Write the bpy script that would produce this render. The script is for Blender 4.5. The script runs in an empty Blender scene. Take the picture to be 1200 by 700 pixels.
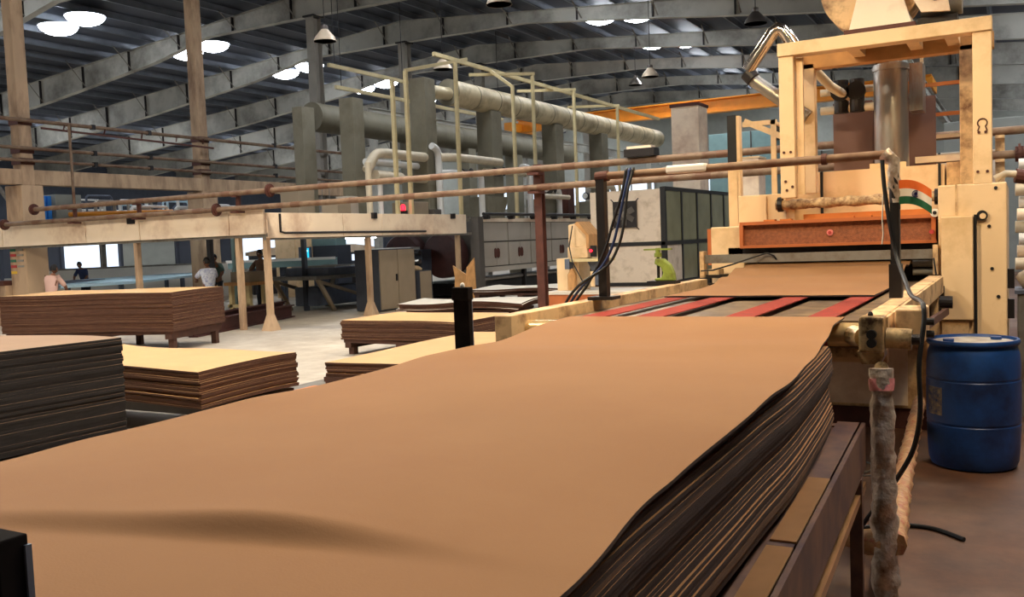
import bpy, math, random
from mathutils import Matrix, Vector, Euler

random.seed(7)
SC = bpy.context.scene
COL = SC.collection
PI = math.pi

# ------------------------------------------------------------------ camera
cam_data = bpy.data.cameras.new('camera')
cam = bpy.data.objects.new('camera', cam_data)
COL.objects.link(cam)
cam_data.sensor_width = 36.0
cam_data.lens = 36.0 * 1073.0 / 1200.0
cam_data.clip_start = 0.05
cam_data.clip_end = 300
CAM_X = (0.874421, 0.483593, -0.039052)
CAM_DOWN = (-0.003181, -0.074774, -0.997195)
CAM_FWD = (-0.485157, 0.872093, -0.063846)
cam.matrix_world = Matrix((
    (CAM_X[0], -CAM_DOWN[0], -CAM_FWD[0], 0.0),
    (CAM_X[1], -CAM_DOWN[1], -CAM_FWD[1], 0.0),
    (CAM_X[2], -CAM_DOWN[2], -CAM_FWD[2], 1.67),
    (0, 0, 0, 1)))
SC.camera = cam

# ------------------------------------------------------------------ world, exposure
world = bpy.data.worlds.new('world')
SC.world = world
world.use_nodes = True
bg = world.node_tree.nodes['Background']
bg.inputs[0].default_value = (0.80, 0.88, 1.0, 1)
bg.inputs[1].default_value = 0.45
SC.view_settings.view_transform = 'Standard'
SC.view_settings.look = 'None'
SC.view_settings.exposure = 0.12
SC.view_settings.gamma = 1.0
SC.view_settings.use_curve_mapping = False
SC.cycles.use_denoising = True
SC.cycles.max_bounces = 6
SC.cycles.sample_clamp_indirect = 6.0

ROOF_LIGHT = 27.0        # radiance of the round roof lights
WARM_FILL = 540.0  # watts of each unseen warm pendant added to light the machine front
AISLE_FILL = 1250.0        # watts of each unseen pendant added to light the aisle side

# ------------------------------------------------------------------ materials
def lin(c):
    out = []
    for v in c[:3]:
        v = v / 255.0
        out.append(v / 12.92 if v <= 0.04045 else ((v + 0.055) / 1.055) ** 2.4)
    return tuple(out) + (1.0,)

MATS = {}
def mat(name, col, rough=0.6, metal=0.0, var=0.12, scale=3.0, bump=0.0, bscale=60.0,
        stain=None, stain_amt=0.0, stain_scale=1.5, stretch=None, spec=0.4, emit=None, emit_s=0.0, alpha=1.0, trans=0.0):
    if name in MATS:
        return MATS[name]
    m = bpy.data.materials.new(name)
    m.use_nodes = True
    nt = m.node_tree; N = nt.nodes; L = nt.links
    b = N['Principled BSDF']
    b.inputs['Roughness'].default_value = rough
    b.inputs['Metallic'].default_value = metal
    b.inputs['Specular IOR Level'].default_value = spec
    geo = N.new('ShaderNodeNewGeometry')
    src = geo.outputs['Position']
    if stretch:
        mp = N.new('ShaderNodeMapping'); mp.inputs['Scale'].default_value = stretch
        L.new(src, mp.inputs['Vector']); src = mp.outputs['Vector']
    n1 = N.new('ShaderNodeTexNoise'); n1.inputs['Scale'].default_value = scale; n1.inputs['Detail'].default_value = 5
    L.new(src, n1.inputs['Vector'])
    base = lin(col)
    dark = tuple(x * (1 - var) for x in base[:3]) + (1,)
    lite = tuple(min(1, x * (1 + var)) for x in base[:3]) + (1,)
    r = N.new('ShaderNodeValToRGB')
    r.color_ramp.elements[0].position = 0.3; r.color_ramp.elements[0].color = dark
    r.color_ramp.elements[1].position = 0.7; r.color_ramp.elements[1].color = lite
    L.new(n1.outputs['Fac'], r.inputs['Fac'])
    out = r.outputs['Color']
    if stain:
        n2 = N.new('ShaderNodeTexNoise'); n2.inputs['Scale'].default_value = stain_scale; n2.inputs['Detail'].default_value = 8
        n2.inputs['Roughness'].default_value = 0.65
        L.new(src, n2.inputs['Vector'])
        r2 = N.new('ShaderNodeValToRGB')
        r2.color_ramp.elements[0].position = 0.52 - 0.25 * stain_amt; r2.color_ramp.elements[0].color = (0, 0, 0, 1)
        r2.color_ramp.elements[1].position = 0.72 - 0.15 * stain_amt; r2.color_ramp.elements[1].color = (1, 1, 1, 1)
        L.new(n2.outputs['Fac'], r2.inputs['Fac'])
        mx = N.new('ShaderNodeMix'); mx.data_type = 'RGBA'
        L.new(r2.outputs['Color'], mx.inputs['Factor'])
        L.new(out, mx.inputs['A']); mx.inputs['B'].default_value = lin(stain)
        out = mx.outputs['Result']
    L.new(out, b.inputs['Base Color'])
    if bump:
        n3 = N.new('ShaderNodeTexNoise'); n3.inputs['Scale'].default_value = bscale; n3.inputs['Detail'].default_value = 4
        L.new(src, n3.inputs['Vector'])
        bp = N.new('ShaderNodeBump'); bp.inputs['Strength'].default_value = bump; bp.inputs['Distance'].default_value = 0.01
        L.new(n3.outputs['Fac'], bp.inputs['Height'])
        L.new(bp.outputs['Normal'], b.inputs['Normal'])
    if emit:
        b.inputs['Emission Color'].default_value = lin(emit)
        b.inputs['Emission Strength'].default_value = emit_s
    if trans:
        b.inputs['Transmission Weight'].default_value = trans
    MATS[name] = m
    return m

# boards
mat('board_top', (146, 107, 72), 0.8, spec=0.12, var=0.05, scale=1.6, bump=0.05, bscale=220, stain=(142, 102, 68), stain_amt=0.35, stain_scale=0.9)
mat('board_edge', (60, 47, 46), 0.8, var=0.35, scale=9, stretch=(1, 1, 9), bump=0.3, bscale=90)
mat('board_edge_pale', (98, 74, 58), 0.8, var=0.3, scale=8, stretch=(1, 1, 8), bump=0.3, bscale=90)
mat('dark_board_top', (150, 118, 88), 0.6, var=0.06)
mat('dark_board_edge', (29, 25, 26), 0.8, var=0.35, scale=7, stretch=(1, 1, 9), bump=0.3)
mat('brown_board_top', (206, 162, 108), 0.6, var=0.05)
mat('brown_board_edge', (80, 51, 37), 0.85, var=0.25, scale=6, stretch=(1, 1, 9), bump=0.3)
mat('white_sheet', (214, 206, 190), 0.6, var=0.05)
# metals and paint
mat('cream', (232, 200, 156), 0.5, var=0.05, scale=2, stain=(206, 172, 124), stain_amt=0.1, stain_scale=2.2)
mat('cream_dirty', (222, 186, 138), 0.6, var=0.1, scale=5, stain=(120, 84, 58), stain_amt=0.3, stain_scale=5)
mat('panel_cream', (244, 222, 194), 0.55, var=0.04, scale=1.5, stain=(196, 160, 130), stain_amt=0.2, stain_scale=0.8)
mat('orange_paint', (182, 102, 56), 0.5, var=0.1, scale=4)
mat('orange_mesh', (142, 84, 52), 0.6, var=0.25, scale=40, bump=0.6, bscale=160)
mat('crane_orange', (236, 150, 40), 0.5, var=0.08)
mat('rust_pipe', (130, 106, 84), 0.6, var=0.15, scale=5, stain=(100, 66, 48), stain_amt=0.3, stain_scale=3.5)
mat('joint_rust', (112, 80, 60), 0.6, var=0.15)
mat('nose_metal', (222, 192, 140), 0.25, 0.6, var=0.15, scale=8)
mat('rust_dark', (84, 46, 36), 0.65, var=0.2, scale=6)
mat('dark_steel', (44, 40, 40), 0.45, 0.4, var=0.2, scale=8)
mat('black_paint', (26, 24, 24), 0.5, var=0.2)
mat('black_matte', (28, 25, 25), 0.9, var=0.25, scale=20, spec=0.05)
mat('steel', (150, 142, 132), 0.35, 0.8, var=0.12, scale=6)
mat('steel_grey', (130, 126, 118), 0.5, 0.2, var=0.1, scale=4, stain=(98, 84, 70), stain_amt=0.25, stain_scale=4)
mat('chrome', (214, 200, 186), 0.14, 1.0, var=0.06, scale=10)
mat('galvanised', (176, 170, 164), 0.3, 0.85, var=0.14, scale=2.5, stretch=(3, 3, 0.7), stain=(150, 108, 80), stain_amt=0.2, stain_scale=2)
mat('trolley_steel', (108, 80, 66), 0.5, 0.15, var=0.2, scale=7, stain=(70, 52, 58), stain_amt=0.4, stain_scale=5)
mat('trolley_plate', (170, 128, 88), 0.35, 0.5, var=0.15, scale=5)
mat('bare_metal', (200, 172, 128), 0.3, 0.45, var=0.25, scale=18, stain=(60, 46, 34), stain_amt=0.3, stain_scale=14)
mat('red_belt', (142, 56, 46), 0.8, spec=0.1, var=0.1, scale=8, stain=(124, 58, 48), stain_amt=0.2, stain_scale=10)
mat('deck_plate', (104, 88, 72), 0.4, 0.35, var=0.25, scale=8, stain=(150, 128, 96), stain_amt=0.25, stain_scale=4)
mat('cardboard_duct', (120, 90, 80), 0.7, var=0.08)
mat('roller_wrap', (206, 176, 132), 0.6, var=0.1, scale=12, stain=(110, 66, 44), stain_amt=0.45, stain_scale=16, bump=0.4, bscale=40)
mat('foil', (206, 192, 178), 0.32, 0.35, var=0.25, scale=14, stain=(112, 88, 66), stain_amt=0.35, stain_scale=8, bump=0.9, bscale=28)
mat('tape_wrap', (190, 150, 108), 0.55, var=0.15, scale=14, stain=(170, 70, 66), stain_amt=0.12, stain_scale=30, bump=0.7, bscale=30)
mat('pink_tape', (206, 130, 130), 0.5, var=0.25, scale=40)
mat('drum_blue', (24, 66, 128), 0.42, var=0.12, scale=3, stain=(16, 38, 78), stain_amt=0.3, stain_scale=3, bump=0.05)
mat('drum_top', (176, 170, 160), 0.4, var=0.2, scale=5, stain=(120, 104, 84), stain_amt=0.3, stain_scale=7)
mat('label_worn', (150, 132, 104), 0.7, var=0.3, scale=20, stain=(24, 58, 104), stain_amt=0.6, stain_scale=26)
mat('rubber', (18, 18, 20), 0.5, var=0.2)
mat('blue_cable', (30, 48, 92), 0.5, var=0.2)
mat('valve_green', (134, 150, 62), 0.5, var=0.15, scale=8, stain=(90, 84, 40), stain_amt=0.2, stain_scale=10)
mat('olive_duct', (126, 120, 101), 0.6, var=0.08, scale=2, stain=(108, 100, 80), stain_amt=0.25, stain_scale=1.2)
mat('duct_cream', (204, 188, 152), 0.5, 0.1, var=0.08, scale=2, stain=(150, 134, 104), stain_amt=0.25, stain_scale=1.6)
mat('insulation', (206, 192, 166), 0.5, 0.15, var=0.1, scale=5)
mat('white_lagging', (224, 222, 216), 0.45, 0.15, var=0.06)
mat('yellow_steel', (202, 184, 138), 0.55, var=0.1, scale=3)
mat('oven_panel', (178, 168, 154), 0.55, var=0.06, scale=2)
mat('oven_dark', (86, 80, 74), 0.6, var=0.1)
mat('cabin_white', (216, 198, 176), 0.55, var=0.04, stain=(180, 160, 136), stain_amt=0.12, stain_scale=3)
mat('cabin_glass', (128, 124, 92), 0.12, 0.0, var=0.15, scale=1.4, spec=0.6)
mat('concrete_warm', (192, 162, 130), 0.85, var=0.1, scale=2, stain=(132, 104, 82), stain_amt=0.25, stain_scale=1.8, stretch=(1, 1, 0.3), bump=0.15)
mat('concrete_grey', (150, 144, 134), 0.85, var=0.1, scale=2, bump=0.15)
mat('rafter_paint', (188, 186, 176), 0.55, 0.05, var=0.12, scale=0.9, stain=(120, 116, 108), stain_amt=0.3, stain_scale=0.5)
mat('purlin_steel', (118, 124, 134), 0.5, 0.2, var=0.12)
mat('roof_sheet', (60, 65, 76), 0.6, 0.1, var=0.15, scale=0.6, stretch=(4, 0.3, 1))
mat('wall_paint', (150, 152, 144), 0.8, var=0.06)
mat('wall_dark', (70, 76, 88), 0.8, var=0.1)
mat('grey_blue', (94, 102, 118), 0.55, 0.1, var=0.15, scale=4)
mat('cabinet_beige', (150, 134, 112), 0.6, var=0.06)
mat('cabinet_dark', (62, 66, 76), 0.6, var=0.1)
mat('teal_paint', (130, 160, 158), 0.6, var=0.08)
mat('pale_blue', (196, 224, 236), 0.5, var=0.05)
mat('bright_blue', (40, 130, 220), 0.5, var=0.05)
mat('maroon_steel', (74, 42, 38), 0.6, var=0.18, scale=5)
mat('wood_and_shaded_cream', (188, 140, 88), 0.7, var=0.2, scale=6, stretch=(1, 6, 1))
mat('orange_wood', (206, 120, 56), 0.6, var=0.12, scale=6)
mat('pallet_wood', (74, 48, 38), 0.8, var=0.25, scale=6)
mat('white_paint', (232, 228, 218), 0.5, var=0.03)
mat('shirt_pink', (216, 176, 162), 0.8, var=0.06)
mat('shirt_white', (218, 222, 234), 0.8, var=0.08, scale=14, stain=(130, 140, 190), stain_amt=0.25, stain_scale=22)
mat('shirt_navy', (48, 58, 92), 0.8, var=0.1)
mat('shirt_green', (70, 92, 82), 0.8, var=0.1)
mat('shirt_brown', (110, 82, 66), 0.8, var=0.1)
mat('trousers', (46, 46, 54), 0.85, var=0.1)
mat('skin', (122, 80, 58), 0.6, var=0.05)
mat('hair', (20, 16, 16), 0.6, var=0.2)
mat('shoe', (34, 26, 22), 0.5, var=0.1)
mat('saffron', (226, 106, 36), 0.7, var=0.05)
mat('flag_white', (230, 222, 206), 0.7, var=0.03)
mat('flag_green', (24, 92, 58), 0.7, var=0.05)
mat('navy', (36, 40, 92), 0.7, var=0.05)
mat('pink_paint', (222, 128, 120), 0.5, var=0.1)
mat('sign_green', (52, 110, 84), 0.6, var=0.05)
mat('sign_red', (176, 56, 56), 0.6, var=0.05)
mat('sign_yellow', (220, 176, 60), 0.6, var=0.05)
mat('lamp_glow', (255, 255, 255), 0.5, emit=(240, 246, 255), emit_s=ROOF_LIGHT)
mat('tube_glow', (255, 255, 255), 0.5, emit=(236, 246, 255), emit_s=40)
mat('screen_glow', (30, 120, 170), 0.3, emit=(40, 190, 235), emit_s=1.4)
mat('screen_line', (200, 240, 250), 0.3, emit=(190, 245, 255), emit_s=1.8)
mat('red_led', (220, 20, 30), 0.3, emit=(255, 30, 50), emit_s=3.5)
mat('bulb_glow', (255, 220, 170), 0.4, emit=(255, 205, 140), emit_s=16)
mat('window_glow', (220, 230, 240), 0.3, emit=(222, 236, 255), emit_s=1.0)
mat('lamp_shade', (206, 186, 160), 0.4, 0.2, var=0.06)
mat('shade_dark', (88, 80, 74), 0.4, 0.4, var=0.1)
mat('plastic_bag', (190, 178, 160), 0.4, var=0.2, scale=12, bump=0.8, bscale=18)

def floor_material():
    m = bpy.data.materials.new('floor_concrete'); m.use_nodes = True
    nt = m.node_tree; N = nt.nodes; L = nt.links; b = N['Principled BSDF']
    geo = N.new('ShaderNodeNewGeometry'); sep = N.new('ShaderNodeSeparateXYZ')
    L.new(geo.outputs['Position'], sep.inputs[0])
    n = N.new('ShaderNodeTexNoise'); n.inputs['Scale'].default_value = 0.5; n.inputs['Detail'].default_value = 8
    L.new(geo.outputs['Position'], n.inputs['Vector'])
    mr = N.new('ShaderNodeMapRange'); mr.inputs['From Min'].default_value = -6.0; mr.inputs['From Max'].default_value = -2.0
    L.new(sep.outputs['X'], mr.inputs['Value'])
    ad = N.new('ShaderNodeMath'); ad.operation = 'ADD'; L.new(mr.outputs['Result'], ad.inputs[0])
    sb = N.new('ShaderNodeMath'); sb.operation = 'MULTIPLY_ADD'; sb.inputs[1].default_value = 0.9; sb.inputs[2].default_value = -0.45
    L.new(n.outputs['Fac'], sb.inputs[0]); L.new(sb.outputs[0], ad.inputs[1])
    mx = N.new('ShaderNodeMix'); mx.data_type = 'RGBA'
    L.new(ad.outputs[0], mx.inputs['Factor'])
    n2 = N.new('ShaderNodeTexNoise'); n2.inputs['Scale'].default_value = 2.4; n2.inputs['Detail'].default_value = 10; n2.inputs['Roughness'].default_value = 0.7
    L.new(geo.outputs['Position'], n2.inputs['Vector'])
    ra = N.new('ShaderNodeValToRGB'); rb = N.new('ShaderNodeValToRGB')
    for r, c0, c1 in ((ra, (172, 158, 140), (206, 196, 180)), (rb, (62, 36, 20), (108, 68, 40))):
        r.color_ramp.elements[0].position = 0.3; r.color_ramp.elements[0].color = lin(c0)
        r.color_ramp.elements[1].position = 0.72; r.color_ramp.elements[1].color = lin(c1)
        L.new(n2.outputs['Fac'], r.inputs['Fac'])
    L.new(ra.outputs['Color'], mx.inputs['A']); L.new(rb.outputs['Color'], mx.inputs['B'])
    L.new(mx.outputs['Result'], b.inputs['Base Color'])
    b.inputs['Roughness'].default_value = 0.62
    bp = N.new('ShaderNodeBump'); bp.inputs['Strength'].default_value = 0.15; bp.inputs['Distance'].default_value = 0.01
    L.new(n2.outputs['Fac'], bp.inputs['Height']); L.new(bp.outputs['Normal'], b.inputs['Normal'])
    MATS['floor_concrete'] = m
floor_material()

# ------------------------------------------------------------------ mesh builder
ORG = {}

def frame_axes(d, up=Vector((0, 0, 1))):
    d = d.normalized()
    if abs(d.dot(up)) > 0.98:
        up = Vector((0, 1, 0))
    s = d.cross(up).normalized()
    u = s.cross(d).normalized()
    return s, u

class MB:
    def __init__(self):
        self.v = []; self.f = []; self.mi = []; self.cur = 0
    def add(self, vs, fs):
        o = len(self.v)
        self.v += [Vector(p) for p in vs]
        for f in fs:
            self.f.append([i + o for i in f]); self.mi.append(self.cur)
        return self
    def slot(self, i):
        self.cur = i; return self
    def box(self, x0, x1, y0, y1, z0, z1):
        return self.add([(x0, y0, z0), (x1, y0, z0), (x1, y1, z0), (x0, y1, z0), (x0, y0, z1), (x1, y0, z1), (x1, y1, z1), (x0, y1, z1)],
                        [(0, 3, 2, 1), (4, 5, 6, 7), (0, 1, 5, 4), (1, 2, 6, 5), (2, 3, 7, 6), (3, 0, 4, 7)])
    def bar(self, p0, p1, w, h, up=(0, 0, 1)):
        p0 = Vector(p0); p1 = Vector(p1)
        s, u = frame_axes(p1 - p0, Vector(up))
        vs = []
        for p in (p0, p1):
            for a, b in ((-1, -1), (1, -1), (1, 1), (-1, 1)):
                vs.append(p + s * (a * w / 2) + u * (b * h / 2))
        return self.add(vs, [(3, 2, 1, 0), (4, 5, 6, 7), (0, 1, 5, 4), (1, 2, 6, 5), (2, 3, 7, 6), (3, 0, 4, 7)])
    def ibeam(self, p0, p1, w, h, t=0.02, tf=0.02, up=(0, 0, 1)):
        p0 = Vector(p0); p1 = Vector(p1)
        s, u = frame_axes(p1 - p0, Vector(up))
        self.bar(p0 + u * (h / 2 - tf / 2), p1 + u * (h / 2 - tf / 2), w, tf, up)
        self.bar(p0 - u * (h / 2 - tf / 2), p1 - u * (h / 2 - tf / 2), w, tf, up)
        self.bar(p0, p1, t, h - 2 * tf, up)
        return self
    def cyl(self, p0, p1, r, n=14, r2=None, caps=True):
        p0 = Vector(p0); p1 = Vector(p1)
        r2 = r if r2 is None else r2
        s, u = frame_axes(p1 - p0)
        vs = []
        for p, rr in ((p0, r), (p1, r2)):
            for i in range(n):
                a = 2 * PI * i / n
                vs.append(p + s * (rr * math.cos(a)) + u * (rr * math.sin(a)))
        fs = [(i, (i + 1) % n, n + (i + 1) % n, n + i) for i in range(n)]
        if caps:
            fs.append(tuple(range(n - 1, -1, -1))); fs.append(tuple(range(n, 2 * n)))
        return self.add(vs, fs)
    def tube(self, pts, r, n=10, caps=True):
        pts = [Vector(p) for p in pts]
        if not isinstance(r, (list, tuple)):
            r = [r] * len(pts)
        vs = []; last_u = None
        for k, p in enumerate(pts):
            if k == 0: d = pts[1] - p
            elif k == len(pts) - 1: d = p - pts[k - 1]
            else: d = (pts[k + 1] - p).normalized() + (p - pts[k - 1]).normalized()
            d = d.normalized()
            if last_u is None:
                s, u = frame_axes(d)
            else:
                s = d.cross(last_u)
                if s.length < 1e-5: s, u = frame_axes(d)
                else:
                    s.normalize(); u = s.cross(d).normalized()
            last_u = u
            for i in range(n):
                a = 2 * PI * i / n
                vs.append(p + s * (r[k] * math.cos(a)) + u * (r[k] * math.sin(a)))
        fs = []
        for k in range(len(pts) - 1):
            for i in range(n):
                fs.append((k * n + i, k * n + (i + 1) % n, (k + 1) * n + (i + 1) % n, (k + 1) * n + i))
        if caps:
            fs.append(tuple(range(n - 1, -1, -1))); fs.append(tuple((len(pts) - 1) * n + i for i in range(n)))
        return self.add(vs, fs)
    def lathe(self, prof, c=(0, 0, 0), n=32, axis='z'):
        vs = []
        for r, h in prof:
            for i in range(n):
                a = 2 * PI * i / n
                x, y = r * math.cos(a), r * math.sin(a)
                if axis == 'z': vs.append((c[0] + x, c[1] + y, c[2] + h))
                elif axis == 'y': vs.append((c[0] + x, c[1] + h, c[2] + y))
                else: vs.append((c[0] + h, c[1] + x, c[2] + y))
        m = len(prof)
        fs = [(k * n + i, k * n + (i + 1) % n, (k + 1) * n + (i + 1) % n, (k + 1) * n + i) for k in range(m - 1) for i in range(n)]
        fs.append(tuple(range(n - 1, -1, -1))); fs.append(tuple((m - 1) * n + i for i in range(n)))
        return self.add(vs, fs)
    def prism(self, poly, axis, a, b):
        n = len(poly); vs = []
        for t in (a, b):
            for p, q in poly:
                vs.append({'x': (t, p, q), 'y': (p, t, q), 'z': (p, q, t)}[axis])
        fs = [tuple(range(n - 1, -1, -1)), tuple(range(n, 2 * n))]
        fs += [(i, (i + 1) % n, n + (i + 1) % n, n + i) for i in range(n)]
        return self.add(vs, fs)
    def slab(self, fn, x0, x1, y0, y1, nx, ny, t):
        """a sheet with the top surface fn(x, y) -> (x, y, z) and thickness t; slot 0 faces, slot 1 edges"""
        o = len(self.v)
        W = nx + 1
        for dz in (0, -t):
            for j in range(ny + 1):
                for i in range(W):
                    p = fn(x0 + (x1 - x0) * i / nx, y0 + (y1 - y0) * j / ny)
                    self.v.append(Vector((p[0], p[1], p[2] + dz)))
        K = W * (ny + 1)
        def idx(i, j, l): return o + l * K + j * W + i
        for j in range(ny):
            for i in range(nx):
                self.f.append([idx(i, j, 0), idx(i + 1, j, 0), idx(i + 1, j + 1, 0), idx(i, j + 1, 0)]); self.mi.append(0)
                self.f.append([idx(i, j + 1, 1), idx(i + 1, j + 1, 1), idx(i + 1, j, 1), idx(i, j, 1)]); self.mi.append(0)
        for i in range(nx):
            self.f.append([idx(i, 0, 1), idx(i + 1, 0, 1), idx(i + 1, 0, 0), idx(i, 0, 0)]); self.mi.append(1)
            self.f.append([idx(i + 1, ny, 1), idx(i, ny, 1), idx(i, ny, 0), idx(i + 1, ny, 0)]); self.mi.append(1)
        for j in range(ny):
            self.f.append([idx(0, j + 1, 1), idx(0, j, 1), idx(0, j, 0), idx(0, j + 1, 0)]); self.mi.append(1)
            self.f.append([idx(nx, j, 1), idx(nx, j + 1, 1), idx(nx, j + 1, 0), idx(nx, j, 0)]); self.mi.append(1)
        return self
    def xf(self, M):
        self.v = [M @ p for p in self.v]; return self
    def build(self, name, mats, parent=None, smooth=False, bevel=0.0, flat_angle=40):
        if not isinstance(mats, (list, tuple)):
            mats = [mats]
        if parent is None:
            xs = [p.x for p in self.v]; ys = [p.y for p in self.v]; zs = [p.z for p in self.v]
            org = Vector(((min(xs) + max(xs)) / 2, (min(ys) + max(ys)) / 2, min(zs)))
        else:
            org = ORG[parent]
        me = bpy.data.meshes.new(name)
        me.from_pydata([tuple(p - org) for p in self.v], [], self.f)
        for m in mats:
            me.materials.append(MATS[m])
        if len(mats) > 1:
            me.polygons.foreach_set('material_index', self.mi)
        if smooth:
            me.polygons.foreach_set('use_smooth', [True] * len(me.polygons))
            me.set_sharp_from_angle(angle=math.radians(flat_angle))
        me.validate(); me.update()
        o = bpy.data.objects.new(name, me)
        COL.objects.link(o)
        if parent is None:
            o.location = org
        else:
            o.parent = parent
        ORG[o] = org
        if bevel:
            bm = o.modifiers.new('bevel', 'BEVEL'); bm.width = bevel; bm.segments = 2; bm.limit_method = 'ANGLE'
        return o

def tag(o, label=None, cat=None, group=None, kind=None):
    if label: o['label'] = label
    if cat: o['category'] = cat
    if group: o['group'] = group
    if kind: o['kind'] = kind
    return o

def thing(name, loc, label, cat, group=None, kind=None):
    o = bpy.data.objects.new(name, None)
    o.empty_display_size = 0.2
    COL.objects.link(o)
    o.location = loc
    ORG[o] = Vector(loc)
    return tag(o, label, cat, group, kind)

def copy_tree(o, shift=(0, 0, 0), parent=None, **kw):
    c = o.copy(); COL.objects.link(c)
    c.parent = parent
    if parent is None:
        c.location = Vector(o.location) + Vector(shift)
    ORG[c] = ORG[o] + Vector(shift)
    for ch in list(o.children):
        copy_tree(ch, shift, c)
    if kw: tag(c, **kw)
    return c

# ================================================================== SETTING
def structure(o, label=None):
    o['kind'] = 'structure'
    if label: o['label'] = label
    return o

structure(MB().box(-56, 14, -5, 66, -0.15, 0).build('floor', 'floor_concrete'), 'concrete floor, pale in the aisle and dusty brown by the line')
structure(MB().box(-56.3, -56, -5, 66, 0, 9.2).build('wall_left', 'wall_dark'), 'dark blue grey sheeted wall of the hall')
structure(MB().box(-56, 14, -5.3, -5, 0, 11).build('wall_front', 'wall_paint'), 'plain hall wall behind the stacking end')
structure(MB().box(14, 14.3, -5, 66, 0, 9).build('wall_right', 'wall_paint'), 'plain grey hall wall on the drum side')
structure(MB().box(-56, 14, 66, 66.3, 0, 11).build('wall_back', 'wall_paint'), 'far gable wall of the hall, pale grey green')
nw = 0
for x0, x1, z0, z1 in [(-40, -33, 4.2, 6.0), (-31.5, -24, 4.2, 6.0), (-22.5, -19.2, 3.9, 6.2), (-18, -15, 3.9, 6.2), (-13.5, -11.5, 3.6, 5.2), (-9, -6, 4.0, 7.2), (-4, 0, 4.0, 7.2)]:
    nw += 1
    w = thing('window_%d' % nw, ((x0 + x1) / 2, 65.95, z0), 'bright window pane band high in the far wall', None, kind='structure')
    MB().box(x0, x1, 65.93, 66.0, z0, z1).build('pane', 'window_glow', w)
    fr = MB()
    for x in [x0 + (x1 - x0) * k / 4 for k in range(5)]:
        fr.box(x - 0.05, x + 0.05, 65.86, 65.95, z0, z1)
    fr.box(x0, x1, 65.86, 65.95, z0 - 0.08, z0).box(x0, x1, 65.86, 65.95, z1, z1 + 0.08)
    fr.build('frame', 'steel_grey', w)

# ---- roof
RX, RZ, RS = -21.9, 10.7, 0.085
def roof_z(x): return RZ - RS * abs(x - RX)
ceiling = thing('ceiling', (RX, 30, RZ), 'dark corrugated metal roof on grey tapered steel rafters', None, kind='structure')
RAFTERS = [1.6, 7.5, 13.3, 19.2, 25.6, 31.1, 37.0, 43.0, 49.0, 55.0, 61.0]
# corrugated sheet, one mesh per slope
for xa, xb in ((-56.2, RX), (RX, 14.2)):
    mb = MB(); n = int(abs(xb - xa) / 1.0)
    for k in range(n):
        x0 = xa + (xb - xa) * k / n; x1 = xa + (xb - xa) * (k + 1) / n
        z0 = roof_z(x0) + 0.22; z1 = roof_z(x1) + 0.22
        mb.add([(x0, -5.2, z0), (x1, -5.2, z1), (x1, 66.2, z1), (x0, 66.2, z0), (x0, -5.2, z0 + .08), (x1, -5.2, z1 + .08), (x1, 66.2, z1 + .08), (x0, 66.2, z0 + .08)],
               [(0, 3, 2, 1), (4, 5, 6, 7), (0, 1, 5, 4), (2, 3, 7, 6), (1, 2, 6, 5), (3, 0, 4, 7)])
    mb.build('roof_sheet', 'roof_sheet', ceiling)
# purlins (Z sections) run the length of the hall
px = RX - 0.75
PUR = [RX - 0.7 - 1.45 * k for k in range(23)] + [RX + 0.7 + 1.45 * k for k in range(24)]
for x in PUR:
    z = roof_z(x)
    mb = MB().box(x - 0.012, x + 0.012, -5, 66, z, z + 0.215)
    mb.box(x - 0.07, x + 0.012, -5, 66, z, z + 0.012).box(x - 0.012, x + 0.07, -5, 66, z + 0.2, z + 0.215)
    mb.build('purlin', 'purlin_steel', ceiling)
DEPTH = [(-56, 1.25), (-36.7, 1.02), (-30, 0.77), (-27, 0.43), (-21.9, 0.86), (-16.2, 0.42), (-11.4, 0.55), (-7.2, 0.70), (14, 1.2)]
def depth(x):
    for (xa, a), (xb, b) in zip(DEPTH, DEPTH[1:]):
        if xa <= x <= xb: return a + (b - a) * (x - xa) / (xb - xa)
    return 0.9
for ry in RAFTERS:
    xs = [p[0] for p in DEPTH]
    top = [(x, roof_z(x)) for x in xs]; bot = [(x, roof_z(x) - depth(x)) for x in xs]
    mb = MB()
    for (a, b, c, d) in zip(top, top[1:], bot, bot[1:]):
        mb.prism([c, d, b, a], 'y', ry - 0.012, ry + 0.012)
        mb.bar((a[0], ry, a[1]), (b[0], ry, b[1]), 0.26, 0.02)
        mb.bar((c[0], ry, c[1]), (d[0], ry, d[1]), 0.26, 0.025)
    rf = mb.build('rafter', 'rafter_paint', ceiling)
    if 14 < ry < 58:
        x = -46.0
        while x < -2:
            zt = roof_z(x); zb = zt - depth(x)
            MB().prism([(x - 0.02, zb), (x + 0.02, zb), (x + 0.02, zt), (x - 0.02, zt)], 'y', ry - 0.11, ry + 0.11).build('stiffener', 'dark_steel', rf)
            # fly brace from bottom flange to the next purlin
            MB().bar((x + 0.2, ry - 0.1, zb + 0.05), (x + 0.2, ry - 1.0, roof_z(x) + 0.1), 0.05, 0.01).build('fly_brace', 'steel_grey', rf)
            x += 2.9

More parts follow.
